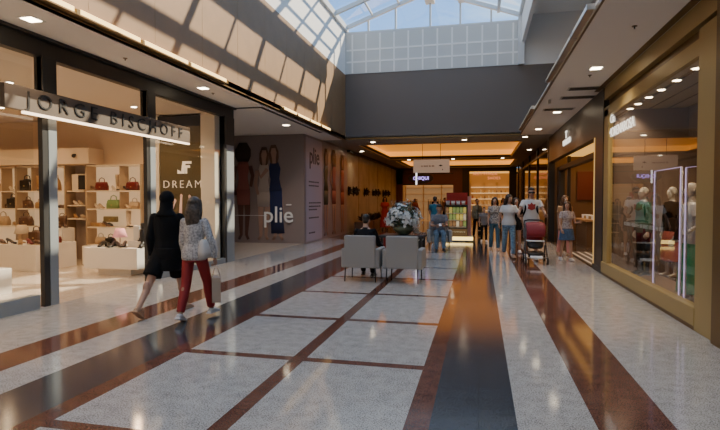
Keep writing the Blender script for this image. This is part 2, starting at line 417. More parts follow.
# stretch to the sign width
ysz = [v.co.y for v in T.bm.verts]; s = 3.75/(max(ysz)-min(ysz)); cyv = (max(ysz)+min(ysz))/2
for v in T.bm.verts: v.co.y = (v.co.y-cyv)*s+.02
ws_ = sorted({round(v.co.y, 3) for v in T.bm.verts}); gaps = sorted(((b_-a_, (a_+b_)/2) for a_, b_ in zip(ws_, ws_[1:])), reverse=True)
cut = gaps[0][1]
for lo in (True, False):
    W_ = MB(); W_.bm.free(); W_.bm = T.bm.copy()
    bmesh.ops.delete(W_.bm, geom=[v for v in W_.bm.verts if (v.co.y < cut) != lo], context='VERTS'); W_.build('lettering', m_black, sg)

# panel wall in the shop window
m_olive = mat('olive_gloss_panel', (.105, .085, .05), .18, coat=.3)
dp = thing('advertising_panel', 'olive brown shop window panel with DREAM lettering and raised pink arms', 'panel', (-7.15, YS-.15, 0))
b = MB(); b.box((-.62, -.06, 0), (.52, .04, 3.5)); b.build('board', m_olive, dp)
b = MB(); b.box((-.66, -.08, 3.36), (.56, .05, 3.62)); b.build('top_rail', m_black, dp)
m_pink = mat('print_pink', (.85, .52, .42), .5, emit=(.9, .5, .4), es=.12)
m_cream = mat('print_cream', (.9, .8, .66), .5, emit=(1, .85, .7), es=.25)
text_mb('DREAM', .27, basis((1, 0, 0), (0, 0, 1), (.0, -.07, 1.93)), .01, 1.35, -.005).build('lettering', m_cream, dp)
b = MB()
for p in ([(-.02, 2.24), (.02, 2.5), (.10, 2.5), (.07, 2.2), (-.12, 2.2), (-.12, 2.3), (-.05, 2.26)], [(.10, 2.44), (.26, 2.44), (.26, 2.5), (.1, 2.5)], [(.08, 2.34), (.22, 2.34), (.22, 2.4), (.08, 2.4)], [(.09, 2.2), (.14, 2.2), (.14, 2.34), (.09, 2.34)]):
    b.poly([(x, -.072, z) for x, z in p], .01, (0, -1, 0))
b.build('emblem', m_cream, dp)
b = MB()
for x0, z0, x1, z1 in ((-.38, 1.05, -.2, 1.5), (-.06, 1.0, -.03, 1.62), (.34, .95, .2, 1.6), (-.5, 1.0, -.46, 1.4)):
    b.tube([(x0, -.07, z0), ((x0+x1)/2, -.075, (z0+z1)/2), (x1, -.07, z1)], [(.05, .012), (.04, .012), (.028, .012)], 8)
    b.sphere((x1, -.07, z1+.03), (.035, .012, .05), 8, 6)
b.build('arms_print', m_pink, dp)
b = MB(); b.box((-6.62, YS-.25, 0), (-6.25, YS-.0, 3.66)); b.box((-8.25, YS-.2, 0), (-7.8, YS-.0, 3.66)); struct('wall_left.008', b, mat('cream_pier', (.78, .68, .56), .5))

# ------------------------------------------------------------------ right storefront (window_3) bronze frame
w3 = sempty('window_3', (XR, 9.0, 0))
def L3(m): bmesh.ops.translate(m.bm, verts=m.bm.verts[:], vec=(-XR, -9.0, 0)); return m
b = MB(); b.mi = 0
b.box((XR-.02, 6.25, 0), (XR+.25, 6.82, 3.55), .01)                   # near bronze pier
b.box((XR, 11.25, .2), (XR+.1, 11.62, 3.4), .005)
b.box((XR-.03, 6.8, .05), (XR+.12, 11.62, .27), .01)                  # sill
b.box((XR, 6.8, 3.25), (XR+.06, 11.62, 3.45))
b.box((XR, 3.0, 3.62), (XR+.1, 11.62, ZC))
b.mi = 1; b.box((XR+.1, 3, 3.45), (XR+.34, 11.62, 3.62)); b.box((XR-.015, 6.8, 0), (XR+.1, 11.62, .05))
b.box((XR-.06, 3.0, 0), (XR+.25, 6.25, ZC))
struct('frame', L3(b), [m_gold, m_golddk], w3)
b = MB(); b.poly([(XR+.04, 6.82, .27), (XR+.04, 11.25, .27), (XR+.04, 11.25, 3.25), (XR+.04, 6.82, 3.25)]); struct('pane', L3(b), m_glassR, w3)
b = MB(); b.box((XR, Y0, 0), (XR+.1, 3.0, ZC)); struct('wall_right.001', b, m_taupe)
# right shop interior shell
m_rint = mat('mauve_brown_wall', (.20, .15, .135), .7)
m_rceil = mat('right_store_ceiling', (.44, .37, .27), .7)
b = MB(); b.box((7.0, 3, 0), (7.1, 12.0, 3.6)); struct('wall_right.002', b, m_rint)
b = MB(); b.box((XR+.12, 11.7, 0), (7.1, 11.8, 3.6)); b.box((XR+.1, 6.2, 0), (7.1, 6.3, 3.6)); struct('wall_right.003', b, m_rint)
b = MB(); b.mi = 0; b.box((XR+.1, 6.3, 3.42), (7.0, 11.7, 3.52)); b.mi = 1
for k in range(5): b.box((XR+.5+.35*k, 6.3, 3.41), (XR+.52+.35*k, 11.7, 3.421))
b.mi = 2; b.box((XR+1.6, 6.3, 2.75), (XR+1.7, 11.7, 3.45))
struct('ceiling.007', b, [m_rceil, m_golddk, m_rint])
# Cia MORENA ROSA
cs = thing('shop_sign', 'white Cia MORENAROSA lettering high on bronze-framed glass', 'sign', (XR+.03, 10.9, 3.0))
# reads from the mall: text runs toward -Y
Mx = basis((0, -1, 0), (0, 0, 1), (0, 0, 0))
T = text_mb('MORENAROSA', .26, Mx, .01, .92, -.002)
ysz = [v.co.y for v in T.bm.verts]; s = 1.75/(max(ysz)-min(ysz)); cyv = (max(ysz)+min(ysz))/2
for v in T.bm.verts: v.co.y = (v.co.y-cyv)*s-.45; v.co.z -= .12
m_lw = emis('letter_white', (1, .97, .92), .9)
T.build('lettering', m_lw, cs, 'wide lower word of the sign')
T = text_mb('Cia', .24, Mx, .01, 1, -.002)
for v in T.bm.verts: v.co.y += .17; v.co.z += .15
T.build('lettering', m_lw, cs)
# small frosted writing on the glass, too small to read: a row of slim strokes
ws = thing('window_lettering', 'small frosted white writing across the bronze-framed shop window', 'lettering', (XR+.03, 9.0, 1.13))
m_frost = mat('frosted_white', (.45, .44, .42), .6)
b = MB(); random.seed(3); y = 1.1; n_ = 0
while y > -.9:
    w = random.choice((.03, .045, .06))
    b.box((-.004, y-w, -.03), (.0, y-w+.008, .03)); zz_ = random.choice((-.03, 0, .023)); b.box((-.004, y-w, zz_), (.0, y-.01, zz_+.008))
    if random.random() < .6: b.box((-.004, y-.018, -.03), (.0, y-.01, .03))
    n_ += 1
    if n_ % 7 == 0: b.build('word', m_frost, ws); b = MB(); y -= w+.05
    else: y -= w+.015
b.build('word', m_frost, ws)

# ------------------------------------------------------------------ perforated dark shopfront with the T sign
m_perf = bpy.data.materials.new('perforated_brown_panel'); m_perf.use_nodes = True
nt = m_perf.node_tree; bs = nt.nodes['Principled BSDF']; tc = nt.nodes.new('ShaderNodeTexCoord'); vo = nt.nodes.new('ShaderNodeTexVoronoi'); vo.inputs['Scale'].default_value = 11; vo.inputs['Randomness'].default_value = .15
rr = nt.nodes.new('ShaderNodeValToRGB'); rr.color_ramp.elements[0].position = .3; rr.color_ramp.elements[0].color = (.20, .16, .13, 1); rr.color_ramp.elements[1].position = .38; rr.color_ramp.elements[1].color = (.05, .038, .032, 1)
nt.links.new(tc.outputs['Object'], vo.inputs['Vector']); nt.links.new(vo.outputs['Distance'], rr.inputs['Fac']); nt.links.new(rr.outputs['Color'], bs.inputs['Base Color']); bs.inputs['Roughness'].default_value = .4; bs.inputs['Metallic'].default_value = .3
b = MB(); b.mi = 0; b.box((XR, 11.66, .1), (XR+.2, 12.45, ZC)); b.box((XR, 12.45, 2.95), (XR+.2, 20.5, ZC)); b.mi = 1; b.box((XR-.01, 11.62, 0), (XR+.2, 11.68, ZC)); b.box((XR-.01, 11.66, 0), (XR+.2, 12.6, .12))
b.box((XR, 20.3, 0), (XR+.2, 20.5, 2.95)); b.mi = 3; b.box((XR-.03, 20.5, 0), (XR+.02, 20.56, ZC))
b.mi = 2; b.box((XR+.0, 12.5, .1), (XR+.2, 12.57, 2.95))
struct('wall_right.004', b, [m_perf, m_black, mat('gold_lit_edge', (.7, .5, .2), .3, .6, emit=(1, .6, .2), es=.3), m_chrome])
ts = thing('shop_sign', 'pale T emblem and small lettering on dark perforated shop header', 'sign', (XR-.02, 16.3, 3.42))
b = MB(); b.box((-.02, -.03, -.02), (0, .03, .17)); b.box((-.02, -.13, .13), (0, .13, .17)); b.box((-.02, -.06, -.03), (0, .06, -.005)); b.build('emblem', m_lw, ts)
T = text_mb('TOTTICCO', .22, Mx, .02, .95, .002)
for v in T.bm.verts: v.co.z -= .15; v.co.y *= 1.25
T.build('lettering', m_lw, ts)
# entrance portal and interior of the T shop
b = MB(); b.mi = 0
b.box((XR+.25, 12.75, 0), (XR+.45, 13.3, 2.7), .01); b.box((XR+.25, 19.6, 0), (XR+.45, 20.1, 2.7), .01); b.box((XR+.25, 12.75, 2.6), (XR+.45, 20.1, 2.75), .01); b.box((XR+.3, 18.1, 0), (XR+.4, 18.2, 3.0))
struct('door_1', b, m_black)
m_redwall = mat('oxblood_wall', (.10, .014, .010), .5)
m_amber = mat('amber_lit_ceiling', (.7, .42, .16), .6, emit=(1, .50, .12), es=.55)  # emission stands in for lamplight on the shop ceilings
m_brownwall = mat('dark_walnut', (.14, .08, .045), .4)
b = MB(); b.mi = 0; b.box((3.5, 20.42, 1.55), (4.6, 20.5, 2.6)); b.mi = 1; b.box((6.02, 12.6, 0), (6.12, 20.6, 3.5)); b.box((XR+.2, 20.5, 0), (6.1, 20.6, 3.5)); b.box((XR+.2, 11.9, 0), (6.1, 12.0, 3.5))
struct('wall_right.005', b, [m_redwall, m_brownwall])
b = MB(); b.box((XR+.2, 12.6, 3.16), (6.1, 20.5, 3.22)); struct('ceiling.008', b, m_amber)
mt = thing('entrance_mat', 'black and white striped threshold strip at dark shop entrance', 'mat', (XR+.62, 14.6, .0))
m_stripe = mat('threshold_white', (.75, .73, .7), .5); b = MB(); b.mi = 0; b.box((-.55, -1.9, 0), (.1, 1.9, .006)); b.mi = 1
for k in range(3): b.box((-.5+.2*k, -1.8, .006), (-.44+.2*k, 1.8, .010))
b.build('stripes', [m_black, m_stripe], mt)
# right wall beyond : tall dark glazing
m_glassdk = glass_mat('dark_shop_glass', (.5, .45, .4), .03, 1.5, .6)
b = MB(); b.box((XR+.3, 20.6, 0), (XR+.4, YF, ZC)); struct('wall_right.006', b, mat('walnut_backing', (.12, .075, .045), .4, noise=.2, nscale=1))
w4 = sempty('window_4', (XR, 29, 0))
b = MB()
for y in (20.55, 24.5, 28.6, 32.7, 36.8): b.box((-.02, y-29-.05, 0), (.08, y-29+.05, ZC))
b.box((-.0, -8.4, 3.4), (.08, 9, 3.5)); struct('frame', b, m_darkframe, w4)
b = MB(); b.poly([(.03, -8.4, .02), (.03, 9, .02), (.03, 9, ZC), (.03, -8.4, ZC)]); struct('pane', b, m_glassdk, w4)
b = MB(); b.box((XR+.0, 12.0, ZC), (8, YF, ZC+.1)); struct('ceiling.009', b, m_farceil)

# ------------------------------------------------------------------ far shopfronts at YF
m_redbrown = mat('redbrown_fascia', (.11, .030, .022), .35)
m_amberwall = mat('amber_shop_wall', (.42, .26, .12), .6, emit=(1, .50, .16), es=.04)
b = MB(); b.mi = 0
b.box((-6.15, YF, 2.7), (-1.2, YF+.2, ZC)); b.box((-1.9, YF-.1, 0), (-1.25, YF+.2, ZC)); b.box((-6.15, YF, 0), (-5.6, YF+.2, ZC))
b.mi = 1; b.box((-1.25, YF-.15, 0), (-.75, YF+.2, ZC)); b.box((2.0, YF-.3, 0), (2.5, YF+.2, ZC)); b.box((-.75, YF, 3.6), (2.2, YF+.2, ZC)); b.box((-5.6, YF, 2.65), (-1.9, YF+.1, 2.72))
b.box((-6.1, YF-.02, 3.45), (-1.9, YF, 3.5))
struct('wall_back.001', b, [m_redbrown, m_black])
b = MB(); b.mi = 0; b.box((-6.2, 42, 0), (-1.1, 42.1, 4)); b.mi = 0; b.box((-1.1, 41, 0), (3, 41.1, 4)); b.box((-1.15, YF+.2, 0), (-1.05, 42, 4)); b.box((-6.3, YF, 0), (-6.2, 42, 4)); b.box((2.9, YF, 0), (3, 41, 4))
b.mi = 1; b.box((-6.2, YF+.2, 3.3), (-1.1, 42, 3.4)); b.box((-1.1, YF+.2, 3.6), (3, 41, 3.7))
struct('wall_back.002', b, [m_amberwall, m_amber])

# ------------------------------------------------------------------ downlights
def downlight(x, y, z, label, group=None, r=.09, square=False):
    t = thing('downlight', label, 'light', (x, y, z), 0, group)
    m = MB()
    if square:
        m.box((-.12, -.12, -.006), (.12, .12, 0), .002); m.build('trim', m_ring, t)
        m = MB(); m.box((-.085, -.085, -.010), (.085, .085, -.006)); m.build('lens', m_led, t)
    else:
        m.loft([(0, 0, -.012, r*1.3, r*1.3), (0, 0, 0, r*1.4, r*1.4)], 20); m.build('trim', m_ring, t)
        m = MB(); m.loft([(0, 0, -.02, r*.9, r*.9), (0, 0, -.012, r, r)], 20); m.build('lens', m_led, t)
    return t

# ------------------------------------------------------------------ people
m_skinA = mat('skin_light', (.50, .28, .19), .5); m_skinB = mat('skin_tan', (.36, .19, .12), .5); m_skinC = mat('skin_brown', (.17, .085, .055), .5)
m_eye = mat('eye_dark', (.02, .015, .01), .2); m_eyew = mat('eye_white', (.7, .68, .64), .3); m_lip = mat('lip_red', (.42, .13, .11), .45)
def V(*a): return Vector(a)
def person(label, loc, rz, h=1.7, female=False, legs=((0, 0), (0, 0)), arms=((0, .12, .15), (0, .12, .15)), ax=(0, 0), lean=0, seated=False,
           head=(0, 0), skin=None, hair='short', hairm=None, top=None, sleeve='long', hem=-.12, bottom='trousers', bottomm=None, length=1.0,
           shoes=None, bl=1.0, vox=.010, curl=(.35, .35), loose=1.0, cat='person', slim=1.0, splay=.03, name='person', hipz=None, footp=(None, None), extra=None, plain=False, collar=False):
    skin = skin or m_skinA
    root = thing(name, label, cat, loc, rz); k = h/1.73; root.scale = (k, k, k)
    hz = .90
    P = V(0, 0, hz+.03); L = V(0, -math.sin(lean), math.cos(lean))
    shw = .155 if female else .178
    hipw = .085
    J = {}
    low = 9
    for i, s in ((0, 1), (1, -1)):
        a, kn = legs[i]
        H = V(s*hipw, 0, hz); sp = splay if not hasattr(splay, '__len__') else splay[i]
        d1 = V(s*math.sin(sp), -math.sin(a)*math.cos(sp), -math.cos(a)*math.cos(sp)); K = H+d1*.42
        d2 = V(s*math.sin(sp)*.3, -math.sin(a-kn), -math.cos(a-kn)).normalized(); A = K+d2*.405
        fp = footp[i]
        if fp is None: fp = max(0, (kn-a)*.75) if not seated else 0
        f = V(s*.12, -math.cos(fp), -math.sin(fp)).normalized(); u = V(0, -math.sin(fp), math.cos(fp)); u = (u-f*u.dot(f)).normalized()
        J[s] = dict(H=H, K=K, A=A, f=f, u=u)
        low = min(low, (A-f*.05-u*.075).z, (A+f*.16-u*.075).z)
        if fp == 0: pass
    dz = -low
    for s in (1, -1):
        for q in 'HKA': J[s][q] = J[s][q]+V(0, 0, dz)
    P = P+V(0, 0, dz)
    N = P+L*.50
    for i, s in ((0, 1), (1, -1)):
        a, b_, e = arms[i]; S = P+L*.425+V(s*shw, 0, 0)
        d1 = V(s*math.sin(b_), -math.sin(a)*math.cos(b_), -math.cos(a)*math.cos(b_)); E = S+d1*.285
        b2 = b_*.3+ax[i]
        d2 = V(s*math.sin(b2), -math.sin(a+e)*math.cos(b2), -math.cos(a+e)*math.cos(b2)); W = E+d2*.245
        J[s].update(S=S, E=E, W=W, d2=d2)
    # torso profile (t, rx, ry, yoff)
    if female: prof = [(-.12, .12, .09, .01), (-.06, .158, .115, .015), (.02, .160, .112, .01), (.12, .122, .088, 0), (.19, .116, .085, 0), (.29, .138, .108, -.018), (.36, .142, .105, -.012), (.43, .140, .082, 0), (.475, .095, .065, .005), (.51, .05, .05, .0)]
    else: prof = [(-.12, .12, .09, .01), (-.06, .152, .11, .012), (.02, .158, .108, .005), (.12, .146, .098, 0), (.19, .148, .1, 0), (.29, .165, .115, -.008), (.36, .172, .115, -.004), (.43, .168, .092, 0), (.475, .11, .07, .005), (.51, .058, .055, .0)]
    def torso(mb, t0, t1, off):
        R = []
        for t, rx, ry, yo in prof:
            if t0-.001 <= t <= t1+.001:
                c = P+L*t; of = off if t < .33 else min(off, .018); R.append((c.x, c.y+yo, c.z, rx*slim+of, ry*slim+of))
        def at(t):
            for q in range(len(prof)-1):
                A_, B_ = prof[q], prof[q+1]
                if A_[0] <= t <= B_[0]:
                    w_ = (t-A_[0])/(B_[0]-A_[0]); v_ = [A_[j]*(1-w_)+B_[j]*w_ for j in range(4)]
                    c = P+L*t; return (c.x, c.y+v_[3], c.z, v_[1]*slim+off, v_[2]*slim+off)
            t_, rx, ry, yo = prof[0]; c = P+L*t; return (c.x, c.y+yo, c.z, .162*slim+off*1.25, .118*slim+off*1.25)
        if t0 < prof[0][0]:   # hem lower than the pelvis: keep hip width
            R = [r for r in R if r[2] > (P+L*-.05).z]; R = [at(t0)]+R
        elif not R or abs((P+L*t0).z-R[0][2]) > .01: R = [at(t0)]+R
        if t0 >= prof[0][0] and t0 < -.05: R[0] = (R[0][0], R[0][1], R[0][2], max(R[0][3], .15*slim+off), max(R[0][4], .108*slim+off))
        mb.loft(R, 24)
    # ---- body
    mb = MB(); torso(mb, -.12, .51, 0)
    for s in (1, -1):
        j = J[s]
        mb.capsule(j['H'], j['K'], .078*slim, .052, 14); mb.capsule(j['K'], j['A'], .050, .036, 14)
        mb.sphere(j['K']+ (j['A']-j['K'])*.28+V(0, .012, 0), (.047, .05, .1), 12, 8)
        mb.capsule(j['A'], j['A']-j['u']*.03, .037, .035, 10)
        mb.tube([j['A']-j['f']*.045-j['u']*.045, j['A']+j['f']*.05-j['u']*.04, j['A']+j['f']*.15-j['u']*.055], [(.030, .03), (.038, .032), (.036, .018)], 12)
        mb.capsule(j['S'], j['E'], .045 if not female else .038, .036 if not female else .031, 12); mb.capsule(j['E'], j['W'], .036 if not female else .031, .024 if not female else .021, 12)
        # hand
        f = j['d2'].normalized(); n = V(-s, 0, 0); n = (n-f*n.dot(f)).normalized(); wv = f.cross(n).normalized()
        if wv.y > 0 or (abs(wv.y) < .3 and wv.z < 0): wv = -wv
        W = j['W']; pc = W+f*.05
        Mh = Matrix((f, wv, n)).transposed()
        mb.cbox(pc, (.095, .078, .03), .012, Mh)
        cu = curl[0 if s == 1 else 1]
        if not plain:
            for q, (o_, ln) in enumerate(((.030, .068), (.010, .076), (-.010, .070), (-.029, .055))):
                p = W+f*.092+wv*o_; an = .1; pts = [p-f*.02]
                for seg_ in (.45, .32, .26):
                    an += cu; pts.append(pts[-1]+(f*math.cos(an)+n*math.sin(an)+wv*o_*.8)*ln*seg_*(1.25 if seg_ > .4 else 1))
                mb.tube(pts, [.0105, .010, .009, .0078], 8); mb.sphere(pts[-1], .0078, 8, 5)
            p = W+f*.03+wv*.034; pts = [p-wv*.01, p+f*.03+wv*.02+n*.008, p+f*.058+wv*.022+n*.02, p+f*.075+wv*.016+n*.03]
            mb.tube(pts, [.014, .012, .011, .009], 8); mb.sphere(pts[-1], .009, 8, 5)
        else: mb.tube([W+f*.08, W+f*.13+n*.01, W+f*.16+n*.03], [(.03, .015), (.03, .013), (.02, .01)], 8)
    HC = N+V(0, -.012-.10*math.sin(lean), .145)
    mb.tube([N-L*.05, (N+HC)/2, HC-V(0, 0, .03)], [.062, .052, .052] if not female else [.055, .044, .045], 14)
    RH = Euler((head[1], 0, head[0])).to_matrix()
    hb = MB(); hb.sphere((0, .012, .025), (.074, .092, .092), 20, 14); hb.sphere((0, -.024, -.035), (.057, .064, .078), 18, 12)
    hb.sphere((0, -.065, -.088), (.028, .022, .02), 10, 7)
    hb.tube([(0, -.082, .018), (0, -.103, -.022)], [.009, .015], 8); hb.sphere((0, -.1, -.026), (.015, .014, .011), 8, 6)
    for s in (1, -1): hb.sphere((s*.075, .008, -.005), (.012, .022, .032), 8, 7); hb.sphere((s*.03, -.078, .022), (.022, .012, .008), 8, 6); hb.sphere((s*.03, -.075, .004), (.014, .012, .010), 8, 6)
    hb.sphere((0, -.087, -.058), (.023, .010, .0085), 10, 6)
    M4 = Matrix.Translation(HC) @ RH.to_4x4(); Mi = M4.inverted()
    mb._merge(hb.bm, M4)
    def paint(c):
        q = Mi @ c
        if q.y < -.06:
            for s in (1, -1):
                d = math.hypot(q.x-s*.03, (q.z-.004)*1.5)
                if d < .0075: return 1
                if d < .015: return 2
            if math.hypot(q.x, (q.z+.058)*2.6) < .025: return 3
        return 0
    remeshed('body', mb, [skin, m_eye, m_eyew, m_lip], vox, root, 1, paint)
    # ---- shoes
    if shoes:
        for s in (1, -1):
            j = J[s]; b = MB(); u = j['u']; f = j['f']; A = j['A']
            Ms = Matrix((f, u.cross(f), u)).transposed()
            b.cbox(A+f*.048-u*.066, (.262, .088, .022), .01, Ms)
            b.tube([A-f*.062-u*.04, A-f*.01-u*.022, A+f*.06-u*.03, A+f*.125-u*.046, A+f*.168-u*.055], [(.030, .026), (.044, .040), (.044, .032), (.044, .022), (.026, .014)], 14)
            remeshed('shoe', b, [shoes], max(.007, vox*.8), root, 2)
    # ---- bottom
    if bottom in ('trousers', 'shorts'):
        b = MB(); torso(b, -.12, .05, .012*bl)
        for s in (1, -1):
            j = J[s]; o = .010*bl
            if bottom == 'shorts':
                e = j['H']+(j['K']-j['H'])*length; b.sphere(j['H'], .078*slim+o, 14, 9); b.tube([j['H'], e], [.080*slim+o, .068+o*2.0], 18)
            else:
                e = j['K']+(j['A']-j['K'])*length
                b.capsule(j['H'], j['K'], .081*slim+o, .057+o, 16); b.tube([j['K'], j['K']+(e-j['K'])*.35, e], [.057+o, .058+o, .042+o*1.2], 16)
        remeshed(bottom, b, [bottomm], vox, root, 2)
    elif bottom in ('skirt', 'dress'):
        b = MB(); c = P; rr = []
        n_ = 6
        for q in range(n_+1):
            w_ = q/n_; t = .06-w_*(length); cc = P+V(0, 0, t)
            g = .125*(1-min(1, w_*3))+.168*min(1, w_*3)+w_*.06*loose
            rr.append((cc.x, cc.y+.005, cc.z, g*slim, (g*.74+.0)*slim))
        b.loft(rr[::-1], 28)
        remeshed('skirt', b, [bottomm], vox, root, 2)
    # ---- top
    if top:
        b = MB(); torso(b, hem, .475, .014*loose); c = P+L*.485; b.tube([c-L*.05, c+L*.012], [(.095, .075), (.066, .062)], 18)
        for s in (1, -1):
            j = J[s]; o = .012*loose
            if sleeve == 'long': b.capsule(j['S'], j['E'], (.040 if female else .047)+min(o, .012), (.033 if female else .038)+o, 14); b.tube([j['E'], j['W']-j['d2']*.01], [(.033 if female else .038)+o, .028+o*.8], 14)
            elif sleeve == 'short': b.sphere(j['S'], .042+min(o, .014), 14, 9); b.tube([j['S'], j['S']+(j['E']-j['S'])*.55], [.042+min(o, .014), .044+o*.8], 14)
        remeshed('shirt', b, [top], vox, root, 2)
    # ---- hair / hood
    if hair:
        b = MB()
        if hair == 'short': b.sphere((0, .028, .048), (.080, .090, .084), 18, 12); b.sphere((0, .055, .0), (.072, .055, .075), 14, 9); b.sphere((0, -.03, .095), (.06, .05, .028), 12, 8)
        elif hair == 'long':
            b.sphere((0, .025, .045), (.088, .098, .088), 18, 12); b.tube([(0, .055, .05), (0, .085, -.06), (0, .095, -.17), (0, .09, -.27)], [(.08, .05), (.095, .055), (.105, .045), (.085, .022)], 18)
            for s in (1, -1): b.tube([(s*.055, -.03, .08), (s*.082, .0, 0), (s*.092, .03, -.1), (s*.085, .05, -.22)], [(.03, .03), (.022, .04), (.025, .045), (.018, .03)], 12)
        elif hair == 'bun': b.sphere((0, .025, .045), (.082, .094, .084), 18, 12); b.sphere((0, .1, .08), .045, 12, 8)
        elif hair == 'afro': b.sphere((0, .03, .06), (.13, .12, .12), 18, 12)
        elif hair == 'hood':
            b.sphere((0, .018, .032), (.094, .108, .104), 20, 14); b.sphere((0, .04, -.04), (.085, .075, .09), 16, 10); b.tube([(0, .03, -.04), (0, .045, -.13), (0, .05, -.2)], [(.085, .085), (.09, .085), (.15, .10)], 18)
        b2 = MB(); b2._merge(b.bm, M4)
        remeshed('hood' if hair == 'hood' else 'hair', b2, [hairm or m_hairdk], vox, root, 1)
    J['HC'] = HC; J['P'] = P; J['N'] = N; J['M4'] = M4; J['L'] = L; J['root'] = root; J['k'] = k
    return root, J
m_hairdk = mat('dark_hair', (.022, .014, .010), .55, noise=.3, nscale=60); m_hairbr = mat('brown_hair', (.09, .045, .025), .5, noise=.4, nscale=50); m_hairbl = mat('blond_hair', (.32, .20, .09), .5, noise=.3, nscale=50)
m_hairgr = mat('ash_streaked_hair', (.10, .07, .05), .5, col2=(.03, .02, .015), nscale=30)
c_black = mat('black_cloth', (.006, .006, .007), .9, spec=.2); c_red = mat('red_cloth', (.27, .012, .014), .7, bump=.2, nscale=40)
c_knit = mat('grey_white_knit', (.56, .52, .49), .8, col2=(.26, .24, .24), nscale=38, bump=.3)
c_white = mat('white_cotton', (.66, .62, .58), .8, bump=.25, nscale=9); c_jean = mat('blue_denim', (.10, .17, .25), .8, noise=.25, nscale=30); c_jeanlt = mat('washed_denim', (.16, .25, .33), .8, noise=.3, nscale=25)
c_plaid = mat('grey_check_cloth', (.20, .20, .22), .8, col2=(.10, .11, .13), nscale=60); c_teal = mat('teal_cloth', (.02, .14, .20), .75); c_grey = mat('grey_cloth', (.15, .14, .14), .8)
c_pattern = mat('patterned_blouse', (.46, .42, .38), .8, col2=(.08, .07, .07), nscale=38); c_pink = mat('pink_cloth', (.62, .25, .22), .75); c_redbr = mat('bright_red_cloth', (.36, .02, .015), .7)
c_green = mat('green_satin', (.02, .30, .12), .4); c_denimsk = mat('mid_denim', (.07, .13, .24), .8, noise=.25, nscale=30)
s_white = mat('white_trainer', (.7, .68, .66), .5); s_black = mat('black_shoe', (.02, .02, .02), .4); s_tan = mat('tan_sandal', (.42, .25, .15), .6)
D = math.radians
# couple in front of the left shop, walking away
man, jm = person('person in black head covering, long black top and black shorts walking away', (-4.13, 6.2, 0), PI+.12, 1.76, False,
    legs=((D(-27), D(14)), (D(24), D(4))), splay=(.14, .02), arms=((D(-8), D(8), D(22)), (D(14), D(6), D(28))), skin=m_skinA, hair='hood', hairm=c_black, top=c_black, loose=1.7, bl=2.6, hem=-.28, bottom='shorts', bottomm=c_black, length=.84, shoes=s_tan, vox=.0075, head=(.1, 0), slim=.98)
wom, jw = person('person in grey knit cardigan and tight red trousers carrying white shoulder bag and paper bag', (-3.60, 6.0, 0), PI+.05, 1.62, True,
    legs=((D(-12), D(12)), (D(20), D(6))), splay=(.0, .07), arms=((D(6), D(8), D(18)), (D(-4), D(20), D(16))), skin=m_skinB, hair='long', hairm=m_hairgr, top=c_knit, loose=1.7, hem=-.10, bl=1.0, bottom='trousers', bottomm=c_red, length=.93, shoes=s_white, vox=.0075, head=(.15, 0), slim=.97, curl=(.3, .75))
def world(J, p): # local point of a person to world
    r = J['root']; M = Matrix.Translation(r.location) @ r.rotation_euler.to_matrix().to_4x4() @ Matrix.Diagonal((J['k'], J['k'], J['k'], 1)); return M @ p
# white shoulder bag and paper carrier
m_wbag = mat('off_white_leather', (.62, .57, .53), .5, bump=.15, nscale=8); m_kraft = mat('kraft_paper', (.40, .30, .23), .75)
def shoulder_bag(J, s, mtl, label, size=(.30, .10, .22), drop=-.02, out=.24):
    S = world(J, J[-s if False else s]['S']); hip = world(J, J['P']+V(s*out, .0, drop)); zr = J['root'].rotation_euler.z
    t = thing('shoulder_bag', label, 'bag', hip-V(0, 0, size[2]/2), zr+PI/2*0.9)
    m = MB(); m.loft([(0, 0, 0, size[0]*.5, size[1]*.5, .5), (0, 0, size[2]*.35, size[0]*.54, size[1]*.62, .5), (0, 0, size[2]*.8, size[0]*.48, size[1]*.45, .5), (0, 0, size[2], size[0]*.42, size[1]*.18, .5)], 28); m.build('bag_body', mtl, t)
    m = MB(); m.loft([(0, -size[1]*.6-.004, size[2]*.45, size[0]*.3, .006, .5), (0, -size[1]*.5, size[2]*.92, size[0]*.42, .006, .5)], 16); m.build('flap', mtl, t)
    Mi = (Matrix.Translation(t.location) @ t.rotation_euler.to_matrix().to_4x4()).inverted()
    up = Mi @ (S+V(0, 0, .085*J['k'])); m = MB(); q = .055
    m.tube([(-size[0]*.4, 0, size[2]*.9), up+V(-.03, q, -.12), up+V(0, .0, 0), up+V(.03, -q, -.12), (size[0]*.4, 0, size[2]*.9)], [(.012, .003)]*5, 8); m.build('strap', mtl, t)
    return t
def carrier(p, rz, mtl, label, w=.30, d=.11, h=.34):
    t = thing('paper_bag', label, 'bag', (p[0], p[1], p[2]-h-.13), rz)
    m = MB(); m.box((-w/2, -d/2, 0), (w/2, d/2, h), .006); m.build('bag_body', mtl, t)
    for s in (-1, 1):
        m = MB(); m.tube([(-w*.22, s*d*.45, h), (-w*.16, s*d*.2, h+.10), (0, 0, h+.135), (w*.16, s*d*.2, h+.10), (w*.22, s*d*.45, h)], .004, 6); m.build('handle', mtl, t)
    return t
shoulder_bag(jw, -1, m_wbag, 'off white shoulder bag hanging at hip of person in red trousers', (.30, .11, .24), .06, .20)
hp = world(jw, jw[-1]['W']+jw[-1]['d2']*.12); carrier(hp, PI/2+.5, m_kraft, 'kraft paper carrier bag held low by person in red trousers', .26, .11, .32)
